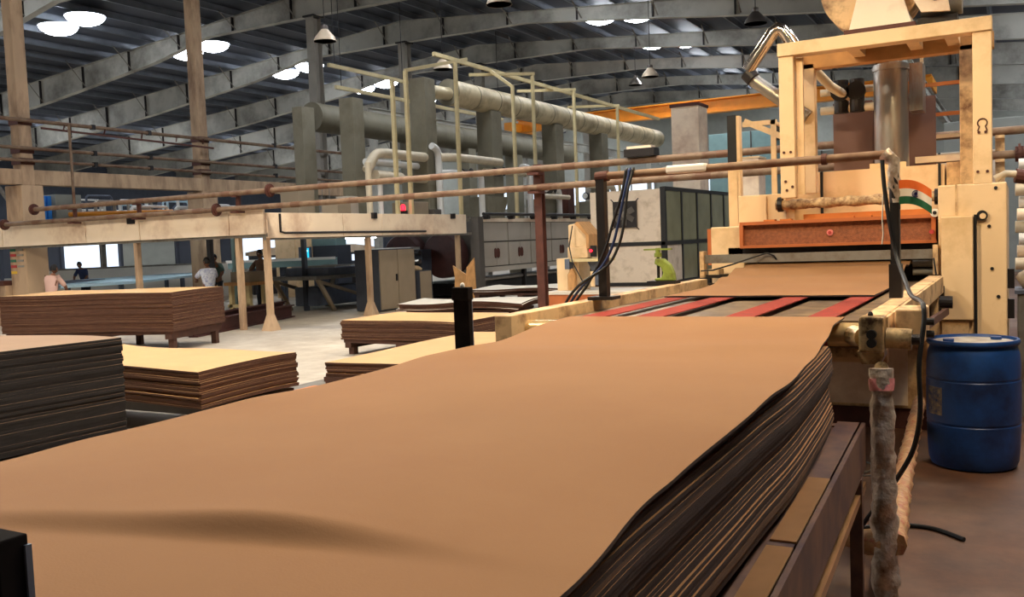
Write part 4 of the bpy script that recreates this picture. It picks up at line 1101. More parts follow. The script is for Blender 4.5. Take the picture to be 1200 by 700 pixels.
# ================================================================== OVEN LINE
ov = thing('curing_oven', (-15.2, 29, 0), 'long grey curing oven with two rows of door panels', 'oven')
OX = -13.6
MB().box(-16.6, OX - 0.03, 22.7, 36.5, 0.85, 2.25).build('body', 'oven_dark', ov)
MB().box(OX - 0.1, OX + 0.05, 22.6, 36.5, 2.22, 2.34).build('top_rail', 'panel_cream', ov)
MB().box(OX - 0.1, OX + 0.04, 22.6, 36.5, 0.76, 0.90).build('bottom_rail', 'oven_panel', ov)
MB().cyl((OX + 0.2, 22.6, 2.44), (OX + 0.2, 36.5, 2.44), 0.05, 10).build('gas_pipe', 'dark_steel', ov)
for k in range(9):
    y = 22.85 + 1.47 * k
    MB().box(OX - 0.03, OX + 0.02, y + 0.03, y + 1.44, 1.66, 2.20).build('upper_panel', 'oven_panel', ov)
    for h in range(2):
        ya_ = y + 0.03 + 0.71 * h
        d = MB().box(OX - 0.03, OX + 0.02, ya_, ya_ + 0.69, 0.93, 1.62).build('door', 'oven_panel', ov)
        hy = ya_ + (0.62 if h == 0 else 0.07)
        MB().lathe([(0.01, 0), (0.05, 0.04), (0.06, 0.15), (0.05, 0.26), (0.01, 0.3)], (OX + 0.03, hy, 1.15), 10).build('handle', 'rust_dark', d)
    MB().box(OX + 0.02, OX + 0.22, y - 0.02, y + 0.10, 2.30, 2.40).build('rail_clip', 'dark_steel', ov)
for k in range(6):
    MB().box(OX - 0.2, OX - 0.08, 22.9 + 2.6 * k, 23.02 + 2.6 * k, 0, 0.78).build('leg', 'dark_steel', ov)
MB().box(-16.4, OX - 0.4, 22.8, 36.4, 0.10, 0.45).build('return_conveyor', 'dark_steel', ov)
MB().cyl((OX - 0.2, 22.9, 0.55), (OX - 0.2, 36, 0.55), 0.06, 10).build('roller_tube', 'steel', ov)
o = thing('oven_pillar', (-13.45, 22.25, 0), 'dark olive steel pillar at the oven mouth', 'pillar')
MB().box(-13.58, -13.30, 22.12, 22.4, 0, 2.36).build('shaft', 'oven_dark', o); MB().box(-13.7, -13.2, 22.0, 22.5, 0, 0.03).build('base_plate', 'oven_dark', o)
# round drying drums in the shade by the canopy end
for k in range(2):
    y = 22.38
    o = MB().lathe([(0.05, -0.25), (0.62, -0.25), (0.66, -0.2), (0.66, 0.2), (0.62, 0.25), (0.05, 0.25)], (-14.6 - 1.4 * k, y, 1.3), 28, axis='y').build('reel', 'maroon_steel', smooth=True)
    tag(o, ['dark maroon reel standing at the oven mouth', 'second dark maroon reel deeper behind the oven mouth'][k], 'reel')

# ================================================================== DUCTS ABOVE THE OVEN
def big_duct(x, y0, y1, z, r, label, m_, n):
    d = thing('exhaust_duct', (x, (y0 + y1) / 2, z - r), label, 'duct')
    segs = n
    for k in range(segs):
        a = y0 + (y1 - y0) * k / segs; b = y0 + (y1 - y0) * (k + 1) / segs
        MB().cyl((x, a + 0.012, z), (x, b - 0.012, z), r, 32, caps=(k in (0, segs - 1))).build('duct_segment', m_, d, smooth=True)
        MB().cyl((x, b - 0.02, z), (x, b + 0.02, z), r * 1.012, 32).build('seam_band', 'olive_duct', d, smooth=True)
    MB().cyl((x, y0 - 0.03, z), (x, y0 + 0.01, z), r * 1.02, 32).build('end_cap', 'olive_duct', d)
    return d
dA = big_duct(-14.6, 22.9, 40.5, 6.05, 0.38, 'long round cream exhaust duct high above the oven', 'duct_cream', 14)
dB = big_duct(-17.2, 19.9, 36.5, 5.3, 0.40, 'long round olive exhaust duct behind the square risers', 'olive_duct', 9)
def riser(x, y, z0, z1, w, d_, label, branch=None):
    r = thing('duct_riser', (x, y, z0), label, 'duct', 'square olive duct risers')
    MB().box(x - w / 2, x + w / 2, y - d_ / 2, y + d_ / 2, z0, z1).build('shaft', 'olive_duct', r, bevel=0.01)
    if branch:
        MB().cyl(branch[0], branch[1], 0.19, 18).build('branch', 'duct_cream', r, smooth=True)
    MB().box(x - w / 2 - 0.03, x + w / 2 + 0.03, y - d_ / 2 - 0.03, y + d_ / 2 + 0.03, z0 + 0.9, z0 + 0.96).build('flange', 'olive_duct', r)
    return r
riser(-14.6, 21.55, 2.38, 6.25, 0.52, 0.52, 'tall square olive riser feeding the capped end of the cream duct', ((-14.6, 21.75, 5.95), (-14.6, 22.9, 6.0)))
for y in (25.2, 29.7, 33.8):
    riser(-14.6, y, 2.25, 5.72, 0.55, 0.62, 'square olive riser joining the oven to the cream duct underside')
riser(-15.7, 19.75, 2.38, 5.62, 0.46, 0.46, 'tall square olive riser standing clear in front of the olive duct')
riser(-16.9, 19.2, 2.38, 5.45, 0.34, 0.5, 'narrow square olive riser beside the capped end of the olive duct')
for y in (24.6, 28.0, 31.5):
    riser(-17.2, y, 0.0, 4.95, 0.5, 0.5, 'square olive riser under the olive duct')
# bent plenum ducts on the oven roof
for y in (23.85, 27.5, 31.6):
    poly = [(y - 0.2, 2.26)] + [(y + 1.0 * math.sin(a), 3.0 - 0.72 * math.cos(a)) for a in [k * PI / 2 / 8 for k in range(9)]] + [(y - 0.2, 3.0)]
    o = MB().prism(poly, 'x', -14.5, -13.84).build('plenum_duct', 'olive_duct', bevel=0.01)
    tag(o, 'curved olive plenum duct sitting on the oven roof', 'duct', 'curved plenum ducts on the oven')

# ================================================================== PIPEWORK ABOVE THE CANOPY / OVEN
def pipe(pts, r, m_, label, group='lagged pipes above the canopy', n=14):
    P = []
    pts = [Vector(p) for p in pts]
    for k, p in enumerate(pts):
        if 0 < k < len(pts) - 1:
            a = (pts[k - 1] - p).normalized(); b = (pts[k + 1] - p).normalized(); q = r * 1.8
            for t in (0, 0.25, 0.5, 0.75, 1):
                P.append((p + a * q).lerp(p, t).lerp(p.lerp(p + b * q, t), t))
        else: P.append(p)
    return tag(MB().tube(P, r, n).build('lagged_pipe', m_, smooth=True, flat_angle=60), label, 'pipe', group)
pipe([(-14.45, 18.69, 3.57), (-14.45, 19.07, 4.03), (-14.45, 19.6, 4.05), (-14.45, 21.31, 4.05)], 0.13, 'insulation', 'thick cream lagged pipe bending down at its end above the canopy')
pipe([(-14.7, 18.95, 3.82), (-14.7, 21.31, 3.82)], 0.09, 'white_lagging', 'white lagged pipe running below the thick cream one')
pipe([(-14.45, 19.0, 3.44), (-14.45, 20.1, 3.42)], 0.16, 'insulation', 'short fat lagged pipe with an open end above the canopy')
pipe([(-14.45, 20.09, 3.42), (-14.45, 21.31, 3.42)], 0.09, 'insulation', 'thin lagged pipe continuing from the short fat one')
pipe([(-14.45, 19.2, 2.38), (-14.45, 19.2, 3.30)], 0.07, 'white_lagging', 'short white vertical pipe under the fat lagged pipe')
pipe([(-14.2, 21.62, 2.38), (-14.2, 21.62, 4.25), (-14.2, 21.3, 4.35)], 0.10, 'white_lagging', 'white vertical pipe with a bent top beside the riser')
pipe([(-14.16, 21.66, 4.05), (-13.9, 22.0, 4.05), (-13.9, 24.6, 4.05)], 0.12, 'insulation', 'cream horizontal pipe leaving the bent white pipe')
pipe([(-14.15, 21.66, 3.62), (-13.9, 21.95, 3.62), (-13.9, 23.4, 3.62), (-13.9, 23.4, 2.25)], 0.09, 'white_lagging', 'white pipe turning down onto the oven beside the valves')
pipe([(-13.9, 23.6, 3.75), (-13.9, 26.2, 3.75)], 0.08, 'insulation', 'thin cream pipe running behind the second riser')
pipe([(-13.7, 25.6, 3.95), (-13.7, 26.1, 3.95), (-13.7, 26.1, 2.33)], 0.10, 'white_lagging', 'white pipe with a goose neck bend by the second riser')
pipe([(-13.7, 27.1, 3.3), (-13.7, 28.2, 3.3), (-13.7, 28.2, 2.33)], 0.10, 'white_lagging', 'white pipe with a low bend before the third riser')
pipe([(-13.53, 26.6, 3.05), (-13.53, 28.6, 3.05)], 0.08, 'insulation', 'cream horizontal pipe crossing low before the third riser')
pipe([(-13.7, 30.6, 3.55), (-13.7, 33.0, 3.55), (-13.7, 33.0, 2.33)], 0.11, 'insulation', 'thick cream pipe with a bend between the last risers')
pipe([(-13.7, 30.3, 3.15), (-13.7, 31.0, 3.15), (-13.7, 31.0, 2.33)], 0.10, 'white_lagging', 'short white bent pipe between the last risers')
pipe([(-14.0, 18.15, 2.38), (-14.0, 18.15, 3.7)], 0.08, 'insulation', 'cream vertical pipe on the canopy beside the risers')
o = MB().box(-13.92, -13.6, 28.7, 29.2, 2.34, 3.4).build('brick_pier', 'rust_dark'); tag(o, 'dark red pier standing on the oven between the risers', 'pier')
for k, (vx, y, z) in enumerate(((-13.9, 22.45, 3.62), (-13.9, 24.35, 3.75), (-13.7, 27.4, 3.3), (-13.7, 30.5, 3.15))):
    v = thing('valve', (vx, y, z - 0.13), ['dark valve on the white pipe that turns down onto the oven', 'dark valve on the thin cream pipe beside the yellow post', 'dark valve on the low white bend', 'dark valve on the short white bent pipe'][k], 'valve', 'valves on the lagged pipes')
    MB().cyl((vx, y - 0.14, z), (vx, y + 0.14, z), 0.13, 12).build('body', 'dark_steel', v)
    MB().cyl((vx, y, z), (vx + 0.25, y, z), 0.03, 8).build('stem', 'dark_steel', v)
    MB().lathe([(0.11, -0.015), (0.14, 0), (0.11, 0.015)], (vx + 0.25, y, z), 14, axis='x').build('hand_wheel', 'dark_steel', v)
# red beacon on the canopy
bc = thing('beacon', (-13.7, 19.12, 2.38), 'small glowing red beacon on the canopy', 'beacon')
MB().box(-13.78, -13.62, 19.04, 19.20, 2.38, 2.52).build('base', 'dark_steel', bc); MB().lathe([(0.06, 0), (0.065, 0.1), (0.04, 0.15), (0.005, 0.16)], (-13.7, 19.12, 2.52), 12).build('lens', 'red_led', bc, smooth=True)
for k, (x, y, w, h, m_) in enumerate([(-14.6, 17.6, 0.5, 0.35, 'cabinet_beige'), (-14.9, 18.4, 0.4, 0.55, 'oven_panel'), (-14.3, 20.3, 0.7, 0.4, 'cabinet_beige'), (-14.0, 20.9, 0.35, 0.2, 'oven_dark'), (-16.0, 17.8, 0.6, 0.75, 'cabinet_beige')]):
    o = MB().box(x - w / 2, x + w / 2, y - w / 2, y + w / 2, 2.38, 2.38 + h).box(x - w / 2 + .03, x + w / 2 + .01, y - w / 2 + .03, y + w / 2 - .03, 2.40, 2.36 + h).build('control_box', m_, bevel=0.01)
    tag(o, ['beige control box on the canopy near its corner', 'grey control box on the canopy, taller than its neighbour', 'wide beige control box on the canopy by the riser', 'small dark control box on the canopy end', 'tall beige control box set back on the canopy'][k], 'box')

# yellow pipe support frame over the ducts
yf = thing('pipe_support_frame', (-14, 28, 2.3), 'thin yellow steel frame straddling the big cream duct', 'frame')
for (x, y, z0, z1) in ((-13.7, 18.9, 2.38, 5.75), (-13.6, 19.35, 2.38, 6.05), (-13.65, 21.82, 2.38, 6.62), (-13.6, 25.0, 2.34, 6.4), (-13.6, 26.35, 2.34, 6.94), (-13.6, 29.45, 2.34, 6.82), (-13.6, 33.4, 2.34, 6.70)):
    MB().box(x - 0.045, x + 0.045, y - 0.045, y + 0.045, z0, z1).build('upright', 'yellow_steel', yf)
MB().bar((-13.6, 19.35, 6.06), (-13.75, 22.6, 6.85), 0.07, 0.09).build('cross_tie', 'yellow_steel', yf)
MB().bar((-14.6, 22.2, 7.05), (-13.4, 37.5, 6.55), 0.09, 0.11).build('top_beam', 'yellow_steel', yf)
MB().bar((-13.6, 25.0, 6.36), (-14.38, 25.0, 6.95), 0.07, 0.09).build('cross_tie', 'yellow_steel', yf)
for y, z in ((25.5, 6.94), (28.6, 6.82), (32.55, 6.70)):
    MB().bar((-14.9, y - 0.9, z - 0.12), (-13.55, y + 0.9, z), 0.07, 0.09).build('cross_tie', 'yellow_steel', yf)
for k, (x, y0, y1, z) in enumerate(((-19.6, 23.9, 35.0, 6.9), (-19.6, 23.6, 28.0, 7.57))):
    o = MB().bar((x, y0, z), (x, y1, z), 0.10, 0.12).build('cable_beam', 'yellow_steel'); tag(o, ['thin yellow cable beam low behind the square risers', 'thin yellow cable beam high under the rafters behind the risers'][k], 'beam')
    for y in (y0 + 0.3, y1 - 0.3): MB().cyl((x, y, z), (x, y, roof_z(x) + 0.1), 0.015, 6).build('hanger', 'dark_steel', o)

# ================================================================== FAN CABIN
cbn = thing('fan_cabin', (-8.4, 23.5, 0), 'white and glass panelled cabin with a square fan opening', 'cabin')
X0, X1, Y0, Y1 = -9.35, -7.42, 21.0, 27.2
MB().box(X0 + 0.06, X1 - 0.08, Y0 + 0.08, Y1 - 0.05, 0.05, 2.74).build('core', 'oven_dark', cbn)
MB().box(X0, X1 - 0.05, Y0, Y0 + 0.06, 1.50, 2.76).build('fan_panel', 'cabin_white', cbn)
MB().box(X0, X1 - 0.12, Y0, Y0 + 0.06, 0.50, 1.40).build('lower_panel', 'cabin_white', cbn)
MB().box(X0, X1 - 0.12, Y0, Y0 + 0.06, 0.02, 0.44).build('lower_panel', 'cabin_white', cbn)
for z in (1.45, 0.47):
    MB().box(X0, X1, Y0 - 0.02, Y0 + 0.07, z - 0.045, z + 0.045).build('front_bar', 'black_paint', cbn)
MB().box(X1 - 0.10, X1 + 0.02, Y0 - 0.02, Y0 + 0.08, 0, 2.80).build('corner_bar', 'black_paint', cbn)
pw = [21.08, 22.25, 23.5, 24.75, 26.0, 27.15]
for k, (a, b) in enumerate(zip(pw, pw[1:])):
    MB().box(X1 - 0.04, X1, a + 0.04, b - 0.04, 1.50, 2.72).build('glass_pane', 'cabin_glass', cbn)
    MB().box(X1 - 0.04, X1, a + 0.04, b - 0.04, 0.52, 1.40).build('side_panel', 'cabin_white' if k < 1 else 'cabin_glass', cbn)
    MB().box(X1 - 0.05, X1 + 0.02, b - 0.05, b + 0.05, 0, 2.76).build('mullion', 'black_paint', cbn)
for z in (2.76, 1.45, 0.47):
    MB().box(X1 - 0.05, X1 + 0.03, Y0, Y1, z - 0.045, z + 0.045).build('side_bar', 'black_paint', cbn)
fc = Vector((-8.42, 20.97, 2.18))
MB().box(fc.x - 0.30, fc.x + 0.30, 20.93, 21.0, fc.z - 0.32, fc.z + 0.32).build('fan_frame', 'dark_steel', cbn)
fan = MB().cyl((fc.x, 20.90, fc.z), (fc.x, 20.94, fc.z), 0.08, 18).build('fan_hub', 'steel_grey', cbn)
for k in range(6):
    a = k * PI / 3 + 0.5
    MB().bar((fc.x + 0.06 * math.cos(a), 20.915, fc.z + 0.06 * math.sin(a)), (fc.x + 0.27 * math.cos(a), 20.915, fc.z + 0.27 * math.sin(a)), 0.14, 0.012, up=(0.2, 1, 0.2)).build('fan_blade', 'oven_dark', fan)
for sx in (-1, 1):
    for sz in (-1, 1):
        MB().bar((fc.x + sx * 0.36, 20.955, fc.z + sz * 0.38), (fc.x + sx * 0.28, 20.955, fc.z + sz * 0.30), 0.02, 0.02).build('fan_bracket', 'dark_steel', cbn)
# white exhaust tower and a smaller one
o = thing('exhaust_tower', (-7.86, 24.45, 2.735), 'tall cream square exhaust tower rising from the fan cabin', 'tower')
MB().box(-8.24, -7.48, 24.05, 24.85, 2.735, 5.10).build('shaft', 'panel_cream', o, bevel=0.01); MB().box(-8.27, -7.45, 24.02, 24.88, 5.06, 5.14).build('cap', 'rust_dark', o)
o = thing('exhaust_tower', (-5.1, 20.2, 0), 'shorter cream square tower behind the gantry column', 'tower')
MB().box(-5.32, -4.92, 20.0, 20.6, 0, 3.25).build('shaft', 'panel_cream', o, bevel=0.01); MB().box(-5.34, -4.9, 19.98, 20.62, 3.23, 3.27).build('cap', 'cream', o)

# ================================================================== DRILL STAND ON ITS ORANGE TABLE
ds = thing('drill_stand', (-7.6, 16.6, 0.62), 'cream column drill with a small table on the orange bench', 'machine')
MB().box(-8.10, -7.62, 16.45, 17.0, 0.62, 1.26).build('base_column', 'cream', ds, bevel=0.01)
MB().box(-7.85, -7.42, 16.45, 17.0, 1.26, 1.48).build('neck', 'cream', ds, bevel=0.01)
MB().prism([(-7.82, 1.48), (-7.42, 1.48), (-7.42, 1.72), (-7.62, 1.95), (-7.82, 1.92)], 'y', 16.45, 16.95).build('head', 'cream', ds, bevel=0.01)
MB().prism([(-7.42, 1.45), (-7.36, 1.45), (-7.36, 1.72), (-7.60, 1.98), (-7.66, 1.94), (-7.42, 1.70)], 'y', 16.40, 17.0).build('head_cover', 'wood_and_shaded_cream', ds)
MB().box(-7.80, -7.02, 16.3, 16.9, 1.19, 1.25).build('table', 'yellow_steel', ds)
MB().box(-7.84, -7.74, 16.28, 16.5, 1.05, 1.25).build('table_clamp', 'grey_blue', ds)
MB().prism([(-7.45, 1.19), (-7.08, 1.19), (-7.2, 1.0), (-7.2, 0.72), (-7.36, 0.72), (-7.36, 1.0)], 'y', 16.5, 16.7).build('table_bracket', 'grey_blue', ds)
MB().lathe([(0.02, 0), (0.09, 0), (0.09, 0.30), (0.03, 0.42), (0.02, 0.42)], (-7.72, 16.35, 0.64), 14).build('oil_bottle', 'wood_and_shaded_cream', ds, smooth=True)
MB().cyl((-7.28, 16.35, 0.70), (-7.28, 16.35, 1.0), 0.045, 12).build('spindle', 'cream', ds)
MB().box(-7.32, -7.22, 16.36, 16.46, 1.28, 1.50).build('switch_box', 'black_paint', ds); MB().cyl((-7.30, 16.34, 1.40), (-7.30, 16.37, 1.40), 0.03, 12).build('switch', 'red_led', ds)
MB().tube([(-7.7, 16.4, 1.9), (-7.74, 16.3, 1.5), (-7.66, 16.25, 1.2), (-7.5, 16.25, 0.9), (-7.4, 16.3, 0.66)], 0.012, 6).build('power_cord', 'rubber', ds, smooth=True)
bt = thing('bench', (-7.3, 16.6, 0), 'orange steel bench under the drill with a pale top', 'bench')
MB().box(-8.2, -6.4, 16.0, 17.3, 0.57, 0.62).build('top', 'white_sheet', bt); MB().box(-8.15, -6.42, 16.02, 17.25, 0.15, 0.57).build('body', 'orange_paint', bt)
for x in (-8.0, -6.6):
    for y in (16.2, 17.1): MB().box(x - 0.05, x + 0.05, y - 0.05, y + 0.05, 0, 0.15).build('foot', 'dark_steel', bt)

# ================================================================== CRANE GIRDER
cr = thing('crane_girder', (-13, 40, 6.8), 'bright orange overhead crane girder across the hall', 'crane')
MB().ibeam((-21.5, 40, 7.2), (-3.0, 40, 7.2), 0.4, 0.62, 0.05, 0.05).build('girder', 'crane_orange', cr)
MB().box(-21.7, -21.3, 38.9, 41.1, 6.885, 7.3).build('end_carriage', 'crane_orange', cr); MB().box(-3.3, -2.9, 38.9, 41.1, 6.885, 7.3).build('end_carriage', 'crane_orange', cr)
for x in (-21.5, -3.1):
    o = thing('runway_beam', (x, 40, 6.3), 'grey crane runway beam carrying the orange girder', 'beam', 'crane runway beams')
    MB().ibeam((x, 28, 6.65), (x, 60, 6.65), 0.25, 0.45, 0.03, 0.03).build('web', 'rafter_paint', o)
    for y in (28.3, 40.5, 58): MB().box(x - 0.12, x + 0.12, y - 0.12, y + 0.12, 0, 6.43).build('stanchion', 'rafter_paint', o)
# distant pale panels and tanks behind the towers
for k, (x0, x1, y, z0, z1, m_) in enumerate([(-13.8, -10.6, 46, 0, 6.6, 'teal_paint'), (-9.4, -7.2, 44, 0, 5.2, 'wall_paint'), (-6.4, -3.6, 44, 0, 5.6, 'teal_paint'), (-2.2, 1.4, 34, 0, 5.0, 'wall_paint'), (-2.7, -0.4, 28, 0, 3.6, 'panel_cream')]):
    o = thing('tank_housing', ((x0 + x1) / 2, y + 1, 0), ['pale green plant housing far behind the exhaust tower', 'grey plant housing far behind the tower pair', 'green plant housing seen through the gantry', 'grey plant housing behind the ladder', 'low cream plant housing behind the steam pipes'][k], 'housing')
    MB().box(x0, x1, y, y + 2, z0, z1).build('shell', m_, o, bevel=0.02)
    for q in range(1, 3):
        x = x0 + (x1 - x0) * q / 3
        MB().box(x - 0.03, x + 0.03, y - 0.03, y, z0, z1).build('seam', 'oven_dark', o)

# ================================================================== UNDER AND BEHIND THE CANOPY
# long pale-blue sheet table
tb = thing('sheet_table', (-24.5, 19.5, 0), 'long table with a glossy pale blue top under the canopy', 'table')
MB().prism([(-21.5, 14.9), (-21.2, 16.9), (-24.8, 23.6), (-26.6, 22.6), (-26.0, 17.5), (-24.3, 16.6)], 'z', 0.88, 0.95).build('top', 'pale_blue', tb)
MB().prism([(-22.3, 15.2), (-23.6, 15.6), (-25.6, 18.2), (-24.4, 18.4)], 'z', 0.95, 0.965).build('dark_sheet', 'grey_blue', tb)
for x, y in ((-21.8, 15.3), (-21.5, 16.7), (-24.0, 16.2), (-23.1, 20.2), (-24.9, 23.2), (-26.3, 22.3)):
    MB().box(x - 0.05, x + 0.05, y - 0.05, y + 0.05, 0, 0.88).build('leg', 'grey_blue', tb)
# white low partition behind the table
o = thing('partition_board', (-27, 22, 0), 'white low partition board behind the pale blue table', 'partition')
MB().bar((-29.5, 19.6, 0.62), (-25.5, 25.6, 0.62), 0.06, 1.2).build('panel', 'white_paint', o)
MB().bar((-29.5, 19.6, 1.25), (-25.5, 25.6, 1.25), 0.1, 0.06).build('cap_rail', 'steel_grey', o)
# glazed office front further back: posts, dark frames, bright panes
of = thing('office_front', (-33, 26, 0), 'glazed office front with dark frames and bright panes behind the table', 'partition')
for k in range(9):
    a = Vector((-38.0 + 1.5 * k, 21.0 + 1.7 * k, 0)); b = a + Vector((1.5, 1.7, 0)); d = (b - a).normalized()
    m_ = ['teal_paint', 'cabinet_dark', 'window_glow', 'wall_paint', 'cabinet_dark', 'window_glow', 'teal_paint', 'window_glow', 'cabinet_dark'][k]
    MB().bar(a + d * 0.1 + Vector((0, 0, 1.55)), b - d * 0.1 + Vector((0, 0, 1.55)), 0.05, 1.3).build('pane', m_, of)
    MB().bar(a + Vector((0, 0, 0.45)), b + Vector((0, 0, 0.45)), 0.08, 0.9).build('dado_panel', 'wall_paint', of)
    MB().box(a.x - 0.08, a.x + 0.08, a.y - 0.08, a.y + 0.08, 0, 2.5).build('mullion', 'cabinet_dark', of)
MB().bar((-38, 21, 2.4), (-24.5, 36.3, 2.4), 0.2, 0.3).build('head_beam', 'steel_grey', of)
# arched hood machine between table and office
hm = thing('hooded_press', (-23.6, 23.6, 0), 'dark hooded press with pale arched cover behind the table', 'machine')
poly = [(-2.4, 1.45), (2.4, 1.45), (2.4, 1.62), (1.6, 1.75), (0, 1.80), (-1.6, 1.72), (-2.4, 1.58)]
Mh = Matrix.Translation((-23.9, 27.2, 0)) @ Matrix.Rotation(math.radians(52), 4, 'Z')
MB().prism(poly, 'y', -0.6, 0.6).xf(Mh).build('hood', 'panel_cream', hm)
MB().box(-2.3, 2.3, -0.5, 0.5, 0.9, 1.45).xf(Mh).build('chamber', 'cabinet_dark', hm)
for x in (-1.7, -0.6, 0.6, 1.7):
    MB().box(x - 0.25, x + 0.25, -0.53, -0.5, 1.12, 1.36).xf(Mh).build('sight_glass', 'window_glow', hm)
MB().box(-2.3, 2.3, -0.5, 0.5, 0.0, 0.9).xf(Mh).build('base', 'dark_steel', hm)
# green roller bed behind the white shirted man
gb_ = thing('roller_bed', (-18.2, 19.0, 0), 'pale green roller bed standing behind the worker in white', 'machine')
Mg = Matrix.Translation((-19.5, 20.9, 0)) @ Matrix.Rotation(math.radians(28), 4, 'Z')
MB().box(-1.6, 1.6, -0.25, 0.25, 1.12, 1.36).xf(Mg).build('housing', 'teal_paint', gb_)
MB().box(-1.65, 1.65, -0.28, -0.25, 1.30, 1.38).xf(Mg).build('lip', 'white_paint', gb_)
for x in (-1.45, 0, 1.45): MB().box(x - 0.06, x + 0.06, -0.2, 0.2, 0, 1.12).xf(Mg).build('leg', 'cabinet_dark', gb_)
# low beige wall at the frame edge
lw = thing('low_wall', (-22.6, 13.4, 0), 'low beige wall with a dark capping beside the labelled column', 'wall block')
MB().box(-26.5, -22.25, 13.9, 14.2, 0, 1.02).build('block', 'concrete_warm', lw); MB().box(-26.5, -22.25, 13.86, 14.24, 1.02, 1.14).build('capping', 'rust_dark', lw)
# grey press
ps = thing('trim_press', (-16.6, 19.4, 0), 'grey steel trimming press with a splayed frame under the canopy', 'machine')
MB().box(-17.4, -15.7, 18.0, 21.2, 0.84, 0.93).build('bed', 'steel_grey', ps)
MB().box(-17.3, -15.8, 18.6, 21.4, 0.93, 1.14).build('carriage', 'grey_blue', ps, bevel=0.02)
MB().box(-16.5, -15.75, 20.9, 21.5, 0.0, 1.22).build('end_frame', 'cabinet_beige', ps, bevel=0.03)
MB().box(-17.0, -16.2, 18.6, 20.8, 0.12, 0.62).build('tray', 'grey_blue', ps, bevel=0.03)
for x in (-17.3, -15.8):
    for y in (18.15, 20.6):
        MB().bar((x, y, 0.86), (x + 0.1, y + (0.5 if y < 19 else -0.5), 0.0), 0.09, 0.09).build('leg', 'cabinet_beige', ps)
    MB().bar((x, 18.2, 0.8), (x, 20.6, 0.15), 0.06, 0.08).build('brace', 'cabinet_beige', ps)
for y in (18.8, 19.4, 20.0): MB().box(-17.25, -15.75, y, y + 0.05, 1.14, 1.18).build('slide_rib', 'steel', ps)
MB().box(-15.78, -15.7, 20.95, 21.45, 0.55, 0.85).build('gear_cover', 'dark_steel', ps)
# screen on a dark cabinet, cream wall boards behind
sc_ = thing('control_console', (-19.4, 22.6, 0), 'dark control cabinet with a glowing cyan screen', 'control panel')
MB().box(-19.9, -18.9, 22.7, 23.4, 0, 1.72).build('cabinet', 'cabinet_dark', sc_, bevel=0.01)
MB().box(-20.35, -19.85, 22.55, 22.62, 1.18, 1.70).build('monitor', 'grey_blue', sc_); s2 = MB().box(-20.22, -19.92, 22.53, 22.552, 1.22, 1.66).build('screen', 'screen_glow', sc_)
for z in (1.30, 1.55): MB().box(-20.2, -19.94, 22.522, 22.532, z, z + 0.05).build('screen_line', 'screen_line', s2)
MB().box(-20.0, -19.0, 22.8, 23.3, 1.72, 2.0).build('head_box', 'teal_paint', sc_)
wb_ = thing('wall_board', (-22, 24.4, 0), 'pale cream wall boards standing behind the control cabinet', 'board wall')
for k in range(3):
    MB().box(-22.06, -22.0, 23.3 + 0.95 * k, 24.2 + 0.95 * k, 0, 2.0).build('panel', 'cream', wb_)
# dark machines in the shade beyond the press
dm = thing('roll_coater', (-15.8, 21.4, 0), 'dark roll coating machine with steel rollers behind the press', 'machine')
MB().box(-16.9, -14.9, 21.6, 22.1, 0.0, 1.5).build('frame', 'cabinet_dark', dm, bevel=0.02)
for k in range(5):
    MB().cyl((-16.6, 21.5, 0.45 + 0.24 * k), (-14.9, 21.5, 0.45 + 0.24 * k), 0.075, 14).build('roller', 'steel' if k % 2 else 'dark_steel', dm, smooth=True)
MB().box(-16.6, -15.2, 21.45, 21.95, 1.5, 1.58).build('tray', 'white_paint', dm)
# cabinets
cA_ = thing('steel_cabinet', (-14.3, 19.1, 0), 'tall beige double door steel cabinet under the canopy', 'cabinet')
MB().box(-14.7, -13.95, 18.32, 19.85, 0.02, 1.56).build('body', 'cabinet_dark', cA_, bevel=0.01)
for a, b in ((18.34, 19.07), (19.10, 19.83)):
    d = MB().box(-13.95, -13.92, a, b, 0.05, 1.54).build('door', 'cabinet_beige', cA_)
    if a < 19: MB().box(-13.92, -13.89, b - 0.09, b - 0.04, 0.75, 0.92).build('handle', 'black_paint', d)
cB_ = thing('steel_cabinet', (-14.1, 20.3, 0), 'short beige single steel cabinet next to the tall one', 'cabinet')
MB().box(-14.4, -13.9, 20.0, 20.55, 0.0, 0.95).build('body', 'cabinet_dark', cB_, bevel=0.01); MB().box(-13.9, -13.88, 20.02, 20.53, 0.04, 0.93).build('door', 'cabinet_beige', cB_)
bg_ = rough_tube([(-14.3, 20.1, 0.985), (-14.2, 20.25, 1.02), (-14.1, 20.4, 0.98)], [0.05, 0.08, 0.04], 10, 44, 0.2)
tag(bg_.build('rag', 'cream', smooth=True), 'crumpled pale rag on the short cabinet', 'rag')
# maroon steel lengths on the floor
for k, (p0, p1, h) in enumerate((((-14.2, 12.6, 0.152), (-15.6, 16.9, 0.152), 0.3), ((-14.55, 12.7, 0.192), (-15.95, 17.0, 0.192), 0.38), ((-14.9, 12.8, 0.112), (-16.3, 17.1, 0.112), 0.22))):
    o = MB().ibeam(p0, p1, 0.2, h, 0.03, 0.03).build('steel_section', 'maroon_steel')
    tag(o, ['maroon steel section lying by the canopy post, outermost of three', 'taller maroon steel section lying in the middle of three', 'low maroon steel section lying innermost under the canopy'][k], 'steel section')
